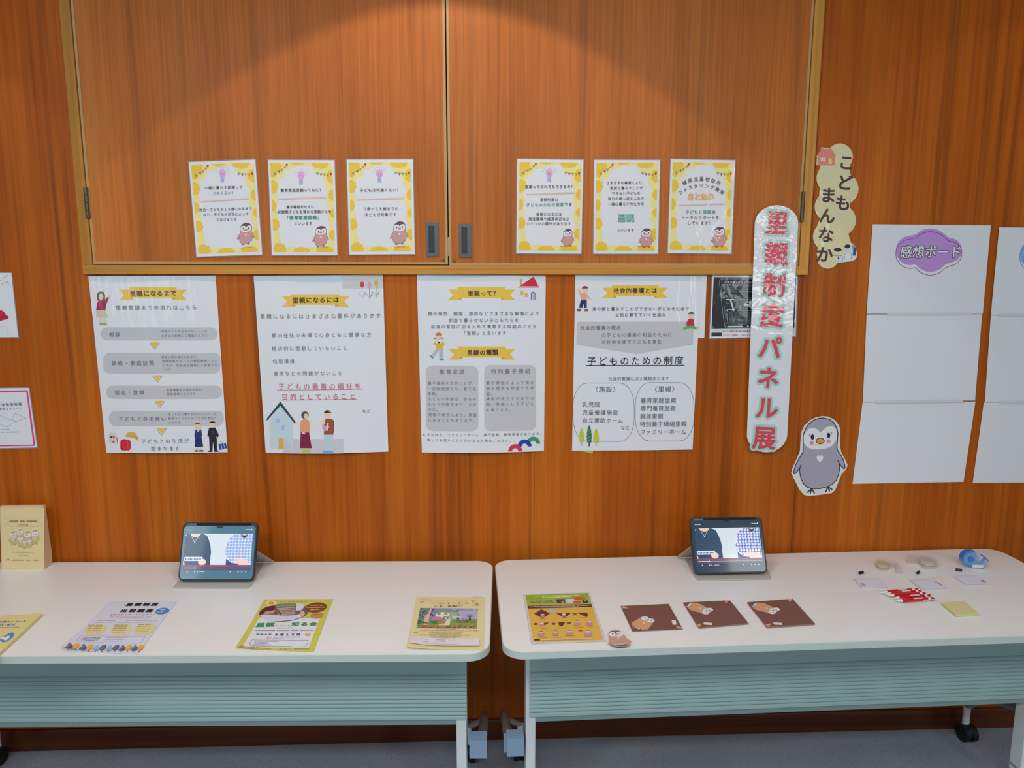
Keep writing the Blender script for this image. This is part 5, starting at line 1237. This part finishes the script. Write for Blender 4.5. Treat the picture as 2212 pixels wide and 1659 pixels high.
    for i in range(60):
        y = .15+i*.0095
        for j in range(44):
            x = .60+j*.0085+0.004*math.sin(i*.6)
            if not (inside(x, y) and inside(x+.006, y+.006)): continue
            vx, hy = (j % 5 in (0, 1)), (i % 6 in (0, 1))
            if vx or hy:
                s.lay -= 0.000015; Bx(x, y, x+.0086, y+.0096, ca if (vx and hy) else cb)
    s.up_()
    Q([(.80,.145),(.90,.145),(.88,.20),(.85,.24),(.82,.20)], (40,46,72)); El(.852,.147,.038,.03,(226,192,174),0,180)
    Q([(.62,.62),(.70,.70),(.78,.72),(.80,.735),(.62,.735)], (40,60,130)); Q([(.70,.68),(.76,.61),(.84,.62),(.92,.64),(.93,.69),(.88,.71),(.80,.72)], (232,196,184))
    Bx(.03,.735,.965,.775,(126, 66, 92)); Bx(.03,.775,.965,.835,(72, 60, 90))
    Bx(.045,.788,.96,.794,(190,190,204)); Bx(.045,.786,.205,.796,(240,240,244)); Bx(.20,.775,.207,.812,(240,240,244))
    for x in (.10,.20,.235,.69,.745,.80,.85,.905): El(x,.862,.0085,.011,(206,216,226) if x != .745 else (90,110,130))
    for x0, x1, y in ((.265,.34,.862),(.04,.135,.075),(.86,.93,.065)):
        n = 7
        for i in range(n): Bx(x0+(x1-x0)*i/n, y-.006, x0+(x1-x0)*(i+.75)/n, y+.006, (214,220,228))
    El(.945,.065,.01,.012,(236,240,244)); El(.042,.178,.006,.014,(232,238,244))
    Bx(.03,.585,.295,.66,(214,226,240)); Bx(.03,.585,.045,.66,(60,90,200))
    for i in range(11): Bx(.055+i*.0205,.608,.071+i*.0205,.638,(110,120,140) if i % 3 else (80,90,110))
    s.done('screen_picture')
    # base flap lying on the table and the folded prop behind
    fp = [U(*W2(p), 2, HT+0.0035)-o for p in flap]
    MB().prism([(p.x, p.y) for p in fp], 0.0006, 0.0034, lambda a, b, n: (a, b, n)).build('base_flap', M['case'], t)
    m = MB(); hb = 0.50
    bl, br = L(0.004, hgt*hb, -T-.0025), L(wd-.004, hgt*hb, -T-.0025)
    ext = 0.0
    fx = ex*(0.018*side); back = max(fp, key=lambda p: p.y)
    ybk = back.y-0.004
    q0 = Vector((bl.x, ybk, 0.0045))+fx; q1 = Vector((br.x, ybk, 0.0045))+fx
    for c in (0, ): pass
    off = Vector((0, 0.0022, 0.001))
    A_ = [m.bm.verts.new(p) for p in (bl, br, q1, q0)]; B_ = [m.bm.verts.new(p+off) for p in (bl, br, q1, q0)]
    m.bm.faces.new(A_); m.bm.faces.new(B_[::-1])
    for i in range(4): m.bm.faces.new((A_[i], A_[(i+1) % 4], B_[(i+1) % 4], B_[i]))
    m.build('folded_prop', M['case'], t)
    return t
tablet('tablet in a beige case on the left table, its grey screen slightly washed out', [(400,250),(1815,250),(1735,1350),(298,1350)],
       [(205,1474),(1600,1480),(1680,1440),(1925,1010),(480,1010),(330,1330)], (350, 1100, 250/2183), 1, False, (62, 106, 128))
tablet('tablet in a beige case on the right table showing a sharp blue plaid shirt', [(270,250),(1708,245),(1830,1362),(368,1390)],
       [(450,1500),(1895,1475),(1900,1450),(1700,1020),(175,1060),(380,1440)], (1460, 1090, 240/2212), -1, True, (30, 52, 72))
